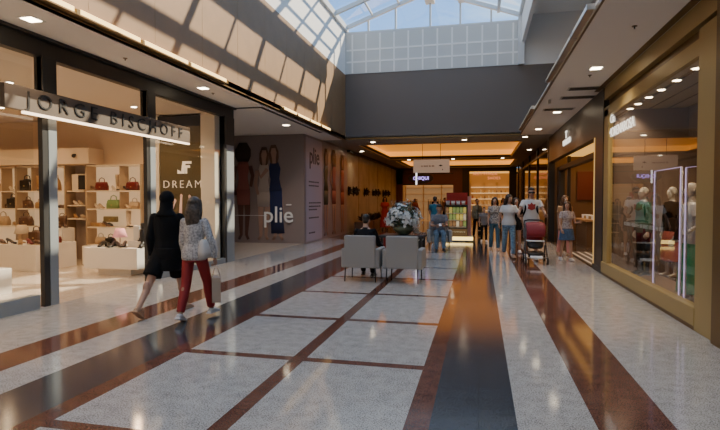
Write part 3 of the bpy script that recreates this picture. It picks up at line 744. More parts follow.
# armchairs and the waiting area
m_uph = mat('greige_upholstery', (.33, .30, .27), .85, bump=.1, nscale=80)
def armchair(label, loc, rz, group=None):
    t = thing('armchair', label, 'chair', loc, rz, group)
    b = MB(); b.box((-.30, .20, .27), (.30, .30, .88), .02, Euler((-.04, 0, 0)).to_matrix()); b.build('backrest', m_uph, t)
    b = MB(); b.box((-.25, -.30, .27), (.25, .22, .45), .03); b.build('seat', m_uph, t)
    for s in (-1, 1): b = MB(); b.box((s*.32-.055, -.32, .26), (s*.32+.055, .26, .63), .025); b.build('armrest', m_uph, t)
    for sx in (-1, 1):
        for sy, y in ((-1, -.27), (1, .24)): b = MB(); b.tube([(sx*.29, y, .28), (sx*.30, y+sy*.015, 0)], [.014, .010], 10); b.build('leg', m_black, t)
    return t
armchair('greige armchair with dark legs, person in black seated in it, seen from behind', (-2.20, 9.72, 0), PI-.02)
armchair('empty greige armchair seen from behind, flower bowl rising beyond it', (-1.40, 9.72, 0), PI-.02)
SIT = ((D(88), D(86)), (D(84), D(82)))
person('person with short dark hair in black sweater sitting in left armchair, back to camera', (-2.22, 9.83, 0), PI, 1.70, False, legs=SIT, arms=((D(22), D(14), D(50)), (D(20), D(16), D(55))), seated=True, top=c_black, bottomm=c_black, shoes=s_black, hair='short', lean=.40, head=(-.1, .2), vox=.011, loose=1.5)
armchair('grey armchair facing camera beyond flower bowl, person in check shirt seated', (-1.22, 16.0, 0), .15)
pm, jp = person('person in grey check shirt and jeans sitting beyond flower bowl, looking down at hands', (-1.22, 15.92, 0), .15, 1.86, False, legs=SIT, arms=((D(20), D(8), D(75)), (D(20), D(8), D(75))), ax=(-.5, -.5), seated=True, top=c_plaid, sleeve='short', bottomm=c_jean, shoes=s_black, hair='short', lean=.08, head=(0, .35), vox=.012, loose=1.4, skin=m_skinB)
t = thing('handheld_phone', 'small dark phone held by seated person in check shirt', 'phone', world(jp, (jp[1]['W']+jp[-1]['W'])/2+V(0, -.09, .0)), .15)
b = MB(); b.cbox((0, 0, .02), (.075, .14, .01), .004, Euler((.5, 0, 0)).to_matrix()); b.build('case', m_black, t); b = MB(); b.cbox((0, -.002, .027), (.066, .125, .002), 0, Euler((.5, 0, 0)).to_matrix()); b.build('screen', emis('phone_screen', (.6, .7, .9), .4), t)
# family group
p5, j5 = person('person in white blouse and blue jeans walking beside the stroller', (.76, 14.4, 0), .05, 1.73, True, legs=((D(14), D(4)), (D(-10), D(14))), arms=((D(12), D(22), D(60)), (D(5), D(20), D(35))), top=c_white, sleeve='short', loose=1.4, hem=-.06, bottomm=c_jeanlt, length=.95, shoes=s_tan, hair='long', hairm=m_hairdk, vox=.011, slim=1.08, head=(.5, .1), skin=m_skinB)
p6, j6 = person('person in white T-shirt with red print and sunglasses pushing the stroller', (1.30, 14.05, 0), -.05, 1.90, False, legs=((D(10), D(4)), (D(-8), D(12))), arms=((D(32), D(20), D(42)), (D(32), D(20), D(42))), top=c_white, sleeve='short', loose=1.4, hem=-.10, bottom='shorts', bottomm=c_grey, length=.95, shoes=s_white, hair='short', vox=.011, slim=1.08, head=(0, .1), skin=m_skinB, curl=(.7, .7))
b = MB(); rt_ = p6
b.poly([(.0, -.152, 1.36), (.035, -.152, 1.31), (.09, -.150, 1.32), (.075, -.150, 1.26), (.09, -.15, 1.21), (.0, -.152, 1.17), (-.09, -.15, 1.21), (-.075, -.150, 1.26), (-.09, -.150, 1.32), (-.035, -.152, 1.31)], .006, (0, -1, 0))
b.build('shirt_print', c_redbr, p6)
b = MB(); b2 = MB(); b.cbox((0, -.095, .008), (.135, .012, .038), .01); b.cbox((-.07, -.05, .012), (.006, .09, .01)); b.cbox((.07, -.05, .012), (.006, .09, .01)); b2._merge(b.bm, j6['M4']); b2.build('sunglasses', m_black, p6)
t = thing('backpack', 'dark backpack worn by person with sunglasses', 'bag', p6.location+V(0, .2, 1.02), -.05)
b = MB(); b.box((-.15, .0, 0), (.15, .14, .44), .05); b.build('bag_body', c_black, t)
for s in (-1, 1): b = MB(); b.tube([(s*.12, .02, .38), (s*.125, -.1, .49), (s*.13, -.29, .46), (s*.145, -.365, .28), (s*.19, -.2, .10), (s*.14, .02, .06)], [(.022, .006)]*6, 8); b.build('strap', c_black, t)
person('person in patterned blouse and teal jeans behind the white blouse', (.44, 16.3, 0), .1, 1.66, True, legs=((D(6), D(4)), (D(-6), D(8))), arms=((D(5), D(10), D(25)), (D(5), D(10), D(25))), top=c_pattern, sleeve='short', loose=1.4, hem=-.08, bottomm=mat('teal_denim', (.05, .12, .16), .8), shoes=s_tan, hair='long', vox=.013, slim=1.1, head=(-.2, .1), skin=m_skinB)
person('person in dark top with bare legs, half hidden between the couple', (1.03, 15.7, 0), 0, 1.64, True, legs=((D(8), D(4)), (D(-6), D(8))), top=c_black, sleeve='short', loose=1.6, bottom='shorts', bottomm=c_black, length=.5, shoes=s_white, hair='long', vox=.013, skin=m_skinB)
# girl in denim skirt and companion at the dark shop entrance
pg, jg = person('person in pale top and short denim skirt standing at dark shop entrance', (2.15, 13.9, 0), .25, 1.54, True, legs=((D(5), D(3)), (D(-8), D(8))), arms=((D(15), D(10), D(80)), (D(10), D(14), D(30))), top=mat('pale_print_top', (.55, .48, .45), .8, col2=(.3, .22, .22), nscale=25), sleeve='short', loose=1.0, hem=-.02, bottom='skirt', bottomm=c_denimsk, length=.40, shoes=s_white, hair='long', hairm=m_hairbr, vox=.011, skin=m_skinA, head=(-.4, .1))
person('person in pink trousers standing behind the girl in denim skirt', (2.28, 15.1, 0), .3, 1.70, True, legs=((D(5), D(3)), (D(-8), D(8))), top=mat('ochre_top', (.35, .2, .1), .8), sleeve='short', loose=1.6, bottomm=c_pink, shoes=s_tan, hair='long', hairm=m_hairbr, vox=.014, skin=m_skinB)
# background people
BG = [
 ('person in teal shirt standing at the snack kiosk', (-1.62, 19.2), 2.9, 1.70, False, dict(top=c_teal, bottomm=c_jean, shoes=s_black, sleeve='short')),
 ('person in bright red shirt standing behind the snack kiosk', (-1.0, 22.4), .2, 1.74, False, dict(top=c_redbr, bottomm=c_black, shoes=s_black, sleeve='short')),
 ('person in long red dress near the wood wall', (-4.75, 26.0), .3, 1.74, True, dict(top=c_redbr, bottom='skirt', bottomm=c_redbr, length=.85, shoes=s_black, hair='long', sleeve='short')),
 ('child in dark T-shirt with white print beside the kiosk', (.15, 19.6), .1, 1.30, False, dict(top=c_grey, bottomm=c_black, shoes=s_white, sleeve='short')),
 ('person in grey-green top standing behind the child', (-.12, 21.8), .3, 1.62, True, dict(top=mat('sage_cloth', (.2, .2, .14), .8), bottomm=c_black, shoes=s_black, hair='bun')),
 ('person in dark jacket browsing inside the far left shop', (-3.0, 35.5), 2.8, 1.75, False, dict(top=c_black, bottomm=c_black, shoes=s_black)),
 ('person in brown jacket at the entrance of the far left shop', (-2.2, 33.5), 1.0, 1.72, False, dict(top=mat('brown_cloth', (.12, .06, .04), .8), bottomm=c_black, shoes=s_black)),
 ('person in rust top by the far left shop window', (-4.3, 35.0), .6, 1.66, True, dict(top=mat('rust_cloth', (.25, .07, .04), .8), bottomm=c_jean, shoes=s_black, hair='long')),
 ('person in black top near the red columns', (-1.7, 30.0), .2, 1.74, False, dict(top=c_black, bottomm=c_jean, shoes=s_black)),
 ('person in cream top before the far amber shop', (1.3, 31.0), .2, 1.68, True, dict(top=mat('cream_cloth', (.45, .36, .25), .8), bottomm=c_black, shoes=s_black, hair='long')),
]
for lb, (x, y), rz, h, fe, kw in BG:
    kw.setdefault('hair', 'short'); person(lb, (x, y, 0), rz, h, fe, legs=((D(6), D(4)), (D(-6), D(8))), arms=((D(12), D(10), D(40)), (D(5), D(10), D(20))), vox=.018, skin=m_skinB, loose=1.6, plain=False, **kw)

# ------------------------------------------------------------------ bag and shoe shop (left)
m_shelf = mat('cream_lacquer', (.72, .60, .46), .45); m_shelfback = mat('lit_shelf_back', (.74, .60, .45), .6, emit=(1, .68, .40), es=.22); m_edge = mat('shelf_edge_brown', (.40, .28, .18), .5)  # shelf back emission stands in for shop light falling on it
ZS = [2.44, 1.79, 1.33, .87, .42]
def shelf_unit(label, x0, x1, boards, divs=()):
    t = thing('shelf_unit', label, 'shelves', ((x0+x1)/2, YS-.22, 0)); w = (x1-x0)/2
    b = MB(); b.box((-w, .16, 0), (w, .19, 2.44)); b.build('back_panel', m_shelfback, t)
    for z in boards: b = MB(); b.box((-w, -.18, z-.035), (w, .16, z), .003); b.build('shelf_board', m_shelf, t)
    for s in (-1, 1): b = MB(); b.box((s*w-.018, -.19, 0), (s*w+.018, .18, 2.44)); b.build('upright', m_edge, t)
    for x, za, zb in divs: b = MB(); b.box((x-(x0+x1)/2-.012, -.17, za), (x-(x0+x1)/2+.012, .16, zb-.036)); b.build('divider', m_edge, t)
    return t
shelf_unit('wide cream display shelves nearest the shop window pier, red and green bags on them', -9.77, -8.18, ZS, [(-8.79, 1.79, 2.44), (-8.79, 1.33, 1.79)])
shelf_unit('narrow cream display shelves holding tan backpack', -11.0, -10.41, ZS)
shelf_unit('cream display shelves behind the first window pier', -11.93, -11.04, ZS, [(-11.45, 1.79, 2.44)])
shelf_unit('leftmost cream display shelves seen through shop glass', -13.3, -11.95, ZS, [(-12.42, 1.79, 2.44), (-12.42, 1.33, 1.79)])
t = thing('display_niche', 'grey framed niche with dark mirror between two shelf units', 'niche', (-10.09, YS-.22, 0))
b = MB(); b.box((-.31, .16, 0), (.31, .19, 2.44)); b.build('back_panel', mat('grey_niche', (.36, .29, .25), .6), t)
for z in (1.79, 1.42, 1.08): b = MB(); b.box((-.27, -.16, z-.03), (.25, .16, z), .003); b.build('shelf_board', m_shelf, t)
b = MB(); b.box((-.25, -.02, 1.80), (.28, .06, 2.22)); b.build('mirror_frame', m_shelf, t); b = MB(); b.box((-.05, -.03, 1.82), (.24, -.021, 2.19)); b.build('mirror', m_black, t)
def bag_t(name, label, loc, mtl, s=1.0, kind='hand', rz=0, group=None):
    t = thing(name, label, 'bag', loc, rz, group)
    W, Dp, H = dict(hand=(.30, .13, .19), dome=(.28, .15, .24), tote=(.27, .12, .30), clutch=(.36, .07, .13), pack=(.24, .16, .34))[kind]
    W *= s; Dp *= s; H *= s; m = MB()
    if kind == 'dome' or kind == 'pack': m.loft([(0, 0, 0, W*.5, Dp*.5, .5), (0, 0, H*.4, W*.5, Dp*.5, .6), (0, 0, H*.75, W*.42, Dp*.42, .7), (0, 0, H*.94, W*.24, Dp*.3, .8), (0, 0, H, W*.08, Dp*.12)], 20)
    elif kind == 'clutch': m.box((-W/2, -Dp/2, 0), (W/2, Dp/2, H), .015)
    else: m.loft([(0, 0, 0, W*.5, Dp*.5, .4), (0, 0, H*.5, W*.51, Dp*.48, .4), (0, 0, H, W*.44, Dp*.18, .4)], 20)
    m.build('bag_body', mtl, t)
    if kind != 'clutch':
        m = MB(); hh = H*(.5 if kind == 'hand' else .28); m.tube([(-W*.25, 0, H*.93), (-W*.2, 0, H+hh*.7), (0, 0, H+hh), (W*.2, 0, H+hh*.7), (W*.25, 0, H*.93)], .008*s+.002, 8); m.build('handle', mtl, t)
    m = MB(); m.box((-W*.36, -Dp*.5-.006, H*.38), (W*.36, -Dp*.44, H*.86), .004); m.build('flap', mtl, t)
    m = MB(); m.box((-.02, -Dp*.5-.012, H*.35), (.02, -Dp*.5-.004, H*.46), .003); m.build('clasp', m_gold, t)
    return t
def shoe_t(label, loc, mtl, rz=0, kind='pump', s=1.0, group=None):
    t = thing('shoe', label, 'shoe', loc, rz, group); m = MB()
    if kind == 'pump':
        m.tube([(0, .12, .085), (0, .04, .07), (0, -.05, .03), (0, -.12, .022), (0, -.145, .02)], [(.028, .03), (.032, .02), (.04, .018), (.036, .02), (.012, .01)], 12); m.build('upper', mtl, t)
        m = MB(); m.tube([(0, .11, .07), (0, .115, 0)], [.014, .006], 8); m.build('heel', mtl, t)
    elif kind == 'boot':
        m.tube([(0, .07, .34), (0, .08, .2), (0, .09, .1), (0, .05, .05), (0, -.05, .045), (0, -.13, .03)], [(.055, .055), (.05, .055), (.042, .05), (.04, .045), (.042, .035), (.02, .018)], 12); m.build('upper', mtl, t)
        m = MB(); m.box((-.042, -.14, 0), (.042, .12, .025), .008); m.build('sole', m_black, t)
    else:
        m.tube([(0, .12, .05), (0, .05, .055), (0, -.05, .04), (0, -.14, .022)], [(.03, .035), (.038, .035), (.042, .028), (.02, .012)], 12); m.build('upper', mtl, t)
        m = MB(); m.box((-.04, -.145, 0), (.04, .13, .018), .006); m.build('sole', m_edge, t)
    t.scale = (s, s, s); return t
L = dict(oxblood=mat('leather_oxblood', (.13, .012, .012), .35), black=mat('leather_black', (.015, .013, .012), .35), green=mat('leather_green', (.16, .26, .09), .4), tan=mat('leather_tan', (.36, .20, .08), .45), brown=mat('leather_brown', (.10, .05, .03), .4), cream=mat('leather_cream', (.62, .48, .36), .45), olive=mat('leather_olive', (.16, .12, .05), .45), beige=mat('leather_beige', (.48, .34, .22), .5))
yS = YS-.28
def put(kind, x, row, col, s=1.0, rz=0.0, extra='', k2='hand', z=None):
    zz = ZS[row] if z is None else z
    shelfname = {1: 'top display shelf', 2: 'second display shelf', 3: 'third display shelf', 4: 'low display shelf'}[row]
    where = 'nearest the window pier' if x > -9.3 else 'right of the niche' if x > -9.8 else 'in the niche' if x > -10.41 else 'in narrow unit' if x > -11.0 else 'behind first pier' if x > -11.93 else 'at far left of shop'
    if kind == 'bag': return bag_t('handbag', '%s leather %s on %s %s%s' % (col, {'hand': 'handbag', 'dome': 'rounded handbag', 'tote': 'tote bag', 'clutch': 'flat clutch', 'pack': 'backpack'}[k2], shelfname, where, extra), (x, yS, zz), L[col], s, k2, rz)
    return shoe_t('%s %s on %s %s%s' % (col, {'pump': 'heeled shoe', 'boot': 'ankle boot', 'flat': 'flat shoe'}[k2], shelfname, where, extra), (x, yS, zz), L[col], rz, k2, s)
put('bag', -9.40, 1, 'oxblood', 1.15); put('shoe', -9.64, 1, 'brown', 1.2, 1.2, '', 'pump'); put('shoe', -9.05, 1, 'cream', 1.2, .9, '', 'pump'); put('shoe', -8.92, 1, 'beige', 1.2, .7, ', beside cream one', 'boot', )
put('bag', -8.50, 1, 'oxblood', 1.15, 0, ', by the shelf end', 'hand'); put('shoe', -8.70, 1, 'black', 1.2, 1.2, '', 'pump')
put('bag', -9.06, 2, 'green', 1.2); put('shoe', -9.55, 2, 'cream', 1.2, 1.0, '', 'pump'); put('shoe', -9.42, 2, 'beige', 1.2, 1.0, '', 'pump')
put('shoe', -8.66, 2, 'beige', 1.2, 1.0, '', 'pump'); put('bag', -8.45, 2, 'beige', .95, 0, '', 'hand')
put('bag', -9.60, 3, 'tan', .8, 0, '', 'clutch'); put('bag', -9.15, 3, 'olive', 1.1, 0, ', propped high', 'clutch', ZS[3]+.12); put('shoe', -9.28, 3, 'brown', 1.3, 1.1, '', 'pump'); put('shoe', -9.42, 3, 'tan', 1.2, 1.1, '', 'flat'); 
put('shoe', -9.17, 3, 'black', 1.2, 1.0, ' under clutch', 'flat')
put('shoe', -8.6, 3, 'cream', 1.2, .9, '', 'boot'); put('bag', -9.45, 4, 'beige', 1.0, 0, '', 'hand')
put('bag', -10.78, 1, 'tan', 1.0, 0, '', 'pack'); put('bag', -10.62, 3, 'brown', 1.1, 0, '', 'dome'); put('bag', -10.64, 4, 'oxblood', 1.0, 0, '', 'tote')
for i, x in enumerate((-10.92, -10.77, -10.62, -10.5)): put('shoe', x, 2, ('tan', 'black', 'brown', 'olive')[i], 1.15, 1.2, '', 'flat')
put('shoe', -10.2, 2, 'cream', 1.1, 1.0, '', 'pump', 1.42); put('shoe', -10.05, 2, 'beige', 1.1, 1.0, '', 'pump', 1.42); put('shoe', -10.2, 3, 'tan', 1.1, 1.0, '', 'pump', 1.08); put('shoe', -9.98, 3, 'beige', 1.1, 1.0, '', 'flat', 1.08)
put('bag', -11.7, 1, 'black', 1.35, 0, '', 'dome'); put('bag', -11.68, 2, 'brown', 1.0, 0, '', 'dome'); put('bag', -11.75, 3, 'brown', 1.3, 0, '', 'hand'); put('shoe', -11.3, 1, 'tan', 1.2, 1.0, '', 'boot'); put('bag', -11.3, 2, 'tan', .9)
put('bag', -12.15, 2, 'black', 1.25, 0, '', 'dome', ); put('bag', -12.35, 2, 'brown', .9, 0, ' below dark bag', 'clutch', ); put('shoe', -12.22, 1, 'cream', 1.2, 1.0, '', 'pump'); put('shoe', -12.05, 1, 'beige', 1.2, 1.0, '', 'pump')
put('bag', -12.62, 1, 'beige', 1.1, 0, '', 'hand'); put('bag', -12.5, 3, 'beige', 1.3, 0, '', 'hand'); put('shoe', -12.12, 3, 'tan', 1.2, 1.0, '', 'flat'); put('bag', -12.85, 2, 'tan', 1.0, 0, '', 'hand')
put('bag', -12.9, 3, 'brown', 1.0, 0, '', 'dome')
# plinths
m_pl = mat('white_plinth', (.76, .70, .63), .4)
def plinth(label, x0, y0, x1, y1, h, base=True):
    t = thing('display_plinth', label, 'plinth', ((x0+x1)/2, (y0+y1)/2, 0)); w, d = (x1-x0)/2, (y1-y0)/2
    b = MB(); b.box((-w, -d, .14 if base else 0), (w, d, h), .006); b.build('top_block', m_pl, t)
    if base: b = MB(); b.box((-w*.62, -d*.7, 0), (w*.62, d*.7, .14)); b.build('plinth_base', m_pl, t)
    return t
plinth('white floating plinth near shop entrance carrying dark shoes and pink lamp', -7.98, 9.05, -6.72, 9.9, .57)
plinth('long cream plinth at back left carrying beige lamp and row of brown shoes', -11.6, 9.2, -9.32, 10.35, .57, False)
plinth('low white plinth just inside first shop window', -9.2, 6.3, -7.58, 7.0, .42, False)
plinth('small cream plinth beside shelf niche holding brown heels', -10.35, 10.6, -9.95, 11.0, .86, False)
plinth('low cream block below red bag shelves', -9.3, 10.5, -8.5, 10.95, .45, False)
def lamp(label, loc, col, s=1.0):
    t = thing('table_lamp', label, 'lamp', loc); mm = mat('lampshade_'+label.split()[0], col, .7, emit=col, es=.25)
    b = MB(); b.loft([(0, 0, 0, .06*s, .06*s), (0, 0, .015*s, .06*s, .06*s), (0, 0, .03*s, .012*s, .012*s), (0, 0, .2*s, .01*s, .01*s)], 14); b.build('base', m_edge, t)
    b = MB(); b.loft([(0, 0, .17*s, .13*s, .13*s), (0, 0, .33*s, .075*s, .075*s)], 20); b.build('lamp_shade', mm, t)
lamp('pink table lamp on white floating plinth', (-7.42, 9.45, .57), (.75, .30, .30), 1.15)
lamp('beige table lamp on long cream plinth', (-10.2, 9.7, .57), (.42, .27, .15), 1.25)
for i, (x, y, rz) in enumerate([(-7.72, 9.25, .4), (-7.62, 9.35, .8), (-7.52, 9.22, 1.2), (-7.42, 9.2, .2), (-7.3, 9.25, 1.0), (-7.2, 9.3, .5), (-7.6, 9.55, 1.5)]):
    shoe_t('one of the black heeled shoes crowded on white floating plinth', (x, y, .57), L['black'], rz, 'pump', 1.15, 'black shoes on the white plinth')
bag_t('handbag', 'black slouchy handbag among shoes on white floating plinth', (-7.62, 9.42, .57), L['black'], .85, 'dome')
t = thing('shoe_riser', 'white stepped riser with black boots on floating plinth', 'riser', (-7.0, 9.45, .57)); b = MB(); b.box((-.14, -.12, 0), (.16, .16, .12), .01); b.build('lower_step', m_pl, t); b = MB(); b.box((-.10, -.0, .12), (.04, .14, .44), .01); b.build('upper_step', m_pl, t)
shoe_t('black ankle boot standing on lower step of white riser', (-6.92, 9.5, .69), L['black'], .3, 'boot', 1.1); shoe_t('second black boot in front of white riser by the entrance pier', (-6.79, 9.3, .57), L['black'], .4, 'boot', 1.1)
random.seed(5)
for i in range(9):
    x = -11.4+.245*i; c = ('brown', 'black', 'tan', 'oxblood')[i % 4]
    shoe_t('%s shoe in the front row of long cream plinth, %s from right' % (c, ['ninth', 'eighth', 'seventh', 'sixth', 'fifth', 'fourth', 'third', 'second', 'first'][i]), (x, 9.4, .57), L[c], .8+.3*(i % 3), 'pump' if i % 2 else 'flat', 1.2)
bag_t('handbag', 'dark brown domed handbag on long cream plinth beside beige lamp', (-9.85, 9.75, .57), L['brown'], 1.25, 'dome'); bag_t('handbag', 'oxblood handbag at right end of long cream plinth', (-9.5, 9.95, .57), L['oxblood'], .8, 'hand')
shoe_t('brown heel on small cream plinth beside niche', (-10.2, 10.75, .86), L['brown'], .9, 'pump', 1.4); shoe_t('brown ankle boot on small cream plinth beside niche', (-10.08, 10.85, .86), L['brown'], .9, 'boot', .9)
t = thing('security_camera', 'small black camera on cream bulkhead above shelves', 'camera', (-9.95, YS-.6, 2.66)); b = MB(); b.sphere((0, 0, 0), .05, 12, 8); b.build('dome', m_black, t); b = MB(); b.cbox((0, .03, .03), (.06, .05, .04), .005); b.build('mount', m_black, t)
for i, (x, y, n) in enumerate([(-8.2, 4.6, 'nearest the glass'), (-8.2, 7.6, 'over the entrance'), (-7.6, 10.2, 'beside the DREAM panel'), (-10.6, 5.8, 'deep behind first window'), (-10.6, 9.6, 'over long cream plinth'), (-13.2, 9.8, 'at the back left'), (-13.4, 6.5, 'deep in the shop'), (-16, 8.5, 'at the far end of the shop')]): downlight(x, y, 3.655, 'round ceiling light in bag shop %s' % n, r=.06)
t = thing('air_grille', 'slatted grille in bag shop ceiling over entrance', 'grille', (-8.6, 8.7, 3.655))
b = MB(); b.box((-.35, -.35, -.012), (.35, .35, 0)); b.build('grille_frame', m_storeceil, t); b = MB()
for s in (-.22, .22): b.box((s-.04, -.3, -.02), (s+.04, .3, -.011))
b.build('slots', m_black, t)

# ------------------------------------------------------------------ plie hoarding graphics
m_pr = [mat('print_rose', (.30, .10, .085), .5), mat('print_dress', (.50, .42, .37), .5), mat('print_navy', (.02, .03, .10), .5), mat('print_hair', (.03, .014, .01), .6), mat('print_skinlight', (.42, .25, .19), .5), mat('print_skindark', (.14, .06, .045), .5), mat('print_hairbrown', (.14, .07, .04), .6), mat('print_white', (.72, .68, .66), .5, emit=(1, 1, 1), es=.05)]
hd = thing('fashion_mural', 'hoarding mural of three standing women with plie lettering', 'mural', (-7.6, 17.285, 0))
def flat_person(mb_parts, x, h, skin, dress, hairm, hairr, lean=0, trouser=False, arms=()):
    k = h/1.75
    def P2(px, pz): return (x+(px+lean*pz)*k*.95, 0, .12+pz*k*1.03)
    def blob(m_, pts, r, yy):
        b = MB(); b.tube([Vector(P2(*p))+Vector((0, yy, 0)) for p in pts], [q*k*.82 for q in r], 14)
        for v in b.bm.verts: v.co.y = yy+(v.co.y-yy)*.02
        mb_parts.append((b, m_))
    blob(skin, [(-.05, .9), (-.06, .5), (-.05, .08), (-.1, .0)], [.09, .065, .035, .03], -.002)
    blob(skin, [(.06, .9), (.09, .5), (.06, .08), (.1, .0)], [.09, .065, .035, .03], -.002)
    if trouser:
        blob(dress, [(-.05, .95), (-.06, .5), (-.06, .12)], [.1, .085, .085], -.006); blob(dress, [(.05, .95), (.06, .5), (.07, .12)], [.1, .085, .09], -.006)
    else: blob(dress, [(0, 1.0), (0, .82), (0, .62)], [.14, .17, .15], -.006)
    blob(dress, [(0, .9), (0, 1.12), (0, 1.3), (0, 1.42)], [.15, .11, .15, .10], -.008)
    blob(hairm, [(0, 1.4), (0, 1.5), (0, 1.62), (0, 1.74)], [hairr*.7, hairr, hairr, hairr*.5], -.009)
    blob(skin, [(0, 1.4), (0, 1.5), (0, 1.6), (0, 1.68)], [.04, .05, .072, .045], -.012)
    for pts in arms: blob(skin, pts, [.05, .042, .034], -.014)
pp = []
flat_person(pp, -.80, 3.15/1.0*1.0, 0, 0, 0, 0) if False else None
flat_person(pp, -.78, 3.42, 5, 0, 3, .19, arms=([(-.16, 1.32), (-.2, 1.05), (-.16, .8)], [(.15, 1.32), (.2, 1.15), (.16, .95)]))
flat_person(pp, -.02, 3.25, 4, 1, 6, .12, .02, arms=([(-.15, 1.3), (-.18, 1.05), (-.12, .85)],))
flat_person(pp, .55, 3.32, 4, 2, 6, .12, -.05, True, arms=([(-.15, 1.3), (-.3, 1.15), (-.36, 1.28)],))
names = {0: 'rose_outfit', 1: 'white_dress', 2: 'navy_jumpsuit', 3: 'dark_hair_print', 4: 'light_skin_print', 5: 'dark_skin_print', 6: 'brown_hair_print'}
for b, mi in pp: b.build(names[mi], m_pr[mi], hd)
T = text_mb('plie', .82, basis((1, 0, 0), (0, 0, 1), (.58, -.035, 1.0)), .012, 1.0, .004); T.build('lettering', m_pr[7], hd)
b = MB(); b.box((.88, -.04, 1.36), (1.08, -.03, 1.40)); b.build('accent_mark', m_pr[7], hd); b = MB(); b.box((-1.1, -.025, .985), (.15, -.02, 1.0)); b.build('rule_line', m_pr[7], hd)
# side hoarding
hs = thing('fashion_mural', 'side hoarding with lilac text column and tall women in green and red', 'mural', (-6.04, 20.5, 0))
b = MB(); b.box((0, -3.05, .05), (.006, -1.15, 3.8)); b.build('text_panel', mat('lilac_panel', (.50, .44, .50), .5), hs)
T = text_mb('plie', .85, basis((0, 1, 0), (0, 0, 1), (.012, -2.1, 3.15)), .01, 1.0, .01); T.build('lettering', mat('dark_print', (.06, .045, .05), .5), hs)
b = MB(); random.seed(2)
for z, n in ((2.22, 5), (2.08, 5), (1.45, 6), (1.32, 6), (1.2, 4), (.9, 5), (.35, 3)):
    for q in range(n): b.box((.006, -2.75+q*.24, z-.03), (.010, -2.75+q*.24+.17+.04*random.random(), z+.02))
b.build('small_print', mat('dark_print', (.06, .045, .05), .5), hs)
pp = []
flat_person(pp, -.55, 3.4, 4, 2, 6, .13); flat_person(pp, .45, 3.45, 4, 0, 6, .16, .0, False, ([(-.2, 1.3), (-.25, 1.1), (-.1, .95)],)); flat_person(pp, 1.65, 3.35, 4, 0, 6, .14, .0)
m_pr2 = {2: mat('print_olive', (.07, .075, .04), .5), 0: mat('print_coral', (.42, .13, .12), .5), 4: mat('print_skinwarm', (.42, .24, .16), .5), 6: mat('print_hairgold', (.28, .16, .06), .6)}
nm2 = {2: 'olive_dress', 0: 'coral_dress', 4: 'skin_print', 6: 'golden_hair_print'}
for b, mi in pp:
    for v in b.bm.verts: v.co = Vector((-v.co.y*1.0+.006, v.co.x*1.15, v.co.z))
    b.build(nm2[mi], m_pr2[mi], hs)
# ------------------------------------------------------------------ wood wall: dark wreath blobs and planters
random.seed(11)
m_leafdk = mat('dark_leaf', (.03, .022, .016), .7, noise=.4, nscale=30)
def tuft(name, label, cat, loc, r, n, spiky=False, group=None, mtl=None):
    t = thing(name, label, cat, loc, 0, group); b = MB()
    for i in range(n):
        a = random.random()*2*PI; e = random.random()*PI-.5*PI if not spiky else .3+random.random()*1.2
        d = Vector((math.cos(a)*math.cos(e), math.sin(a)*math.cos(e), math.sin(e)))*r*(.6+.5*random.random())
        if not spiky: d.x = abs(d.x)
        q = d.normalized().orthogonal()*.028*(r/.3)
        b.poly([(0, 0, 0), d*.5+q, d, d*.5-q])
    b.build('foliage', mtl or m_leafdk, t); return t
for i, y in enumerate((23.6, 24.5, 25.1, 27.0, 27.5, 29.2, 30.0, 30.8, 32.4, 33.2, 34.3)):
    t = tuft('wall_wreath', 'dark bushy ornament on wood wall, %s from the mural' % ['first', 'second', 'third', 'fourth', 'fifth', 'sixth', 'seventh', 'eighth', 'ninth', 'tenth', 'eleventh'][i], 'ornament', (-6.06, y, 1.95+.05*random.random()), .25, 80, group='dark ornaments on the wood wall')
    b = MB(); b.tube([(-.02, 0, 0), (.12, 0, 0)], .03, 8); b.build('bracket', m_black, t)
for i, y in enumerate((24.2, 26.0, 27.6, 29.4, 31.0, 32.8, 34.6)):
    t = tuft('potted_grass', 'dark spiky plant in low trough along wood wall, %s from the mural' % ['first', 'second', 'third', 'fourth', 'fifth', 'sixth', 'seventh'][i], 'plant', (-5.45, y, .52), .40, 60, True, 'spiky plants along the wood wall')
    b = MB(); b.box((-.3, -.7, -.52), (.3, .7, 0), .02); b.build('trough', m_brownwall, t)
# ------------------------------------------------------------------ flower table
t = thing('flower_table', 'low black square table under the white flower bowl', 'table', (-1.88, 12.9, 0))
b = MB(); b.box((-.55, -.45, .62), (.55, .45, .68), .01); b.build('tabletop', m_black, t)
for sx in (-1, 1):
    for sy in (-1, 1): b = MB(); b.box((sx*.48-.03, sy*.38-.03, 0), (sx*.48+.03, sy*.38+.03, .62)); b.build('leg', m_black, t)
t = thing('flower_bowl', 'big dark green bowl filled with white blossoms on black table', 'planter', (-1.88, 12.9, .68))
b = MB(); b.loft([(0, 0, 0, .12, .12), (0, 0, .02, .16, .16), (0, 0, .12, .25, .25), (0, 0, .21, .27, .27), (0, 0, .22, .24, .24)], 28); b.build('bowl', mat('glazed_green_bowl', (.12, .14, .085), .3), t)
random.seed(9); bl = MB(); lf = MB()
def rp(cx, cz, rx, rz_):
    while 1:
        p = Vector([random.uniform(-1, 1) for _ in range(3)])
        if p.length < 1 and p.length > .5: return Vector((cx+p.x*rx, p.y*rx, cz+p.z*rz_))
lobes = []
for i in range(46):
    a = random.random()*2*PI; e = math.asin(random.uniform(-.25, .98)); r = random.uniform(.72, 1.05)
    lobes.append(Vector((math.cos(a)*math.cos(e)*.44*r, math.sin(a)*math.cos(e)*.40*r, .40+math.sin(e)*.42*r)))
lobes += [Vector((.30+.04*q, -.12, .22-.07*q)) for q in range(5)]+[Vector((-.36, -.1, .26)), Vector((-.30, -.15, .32))]
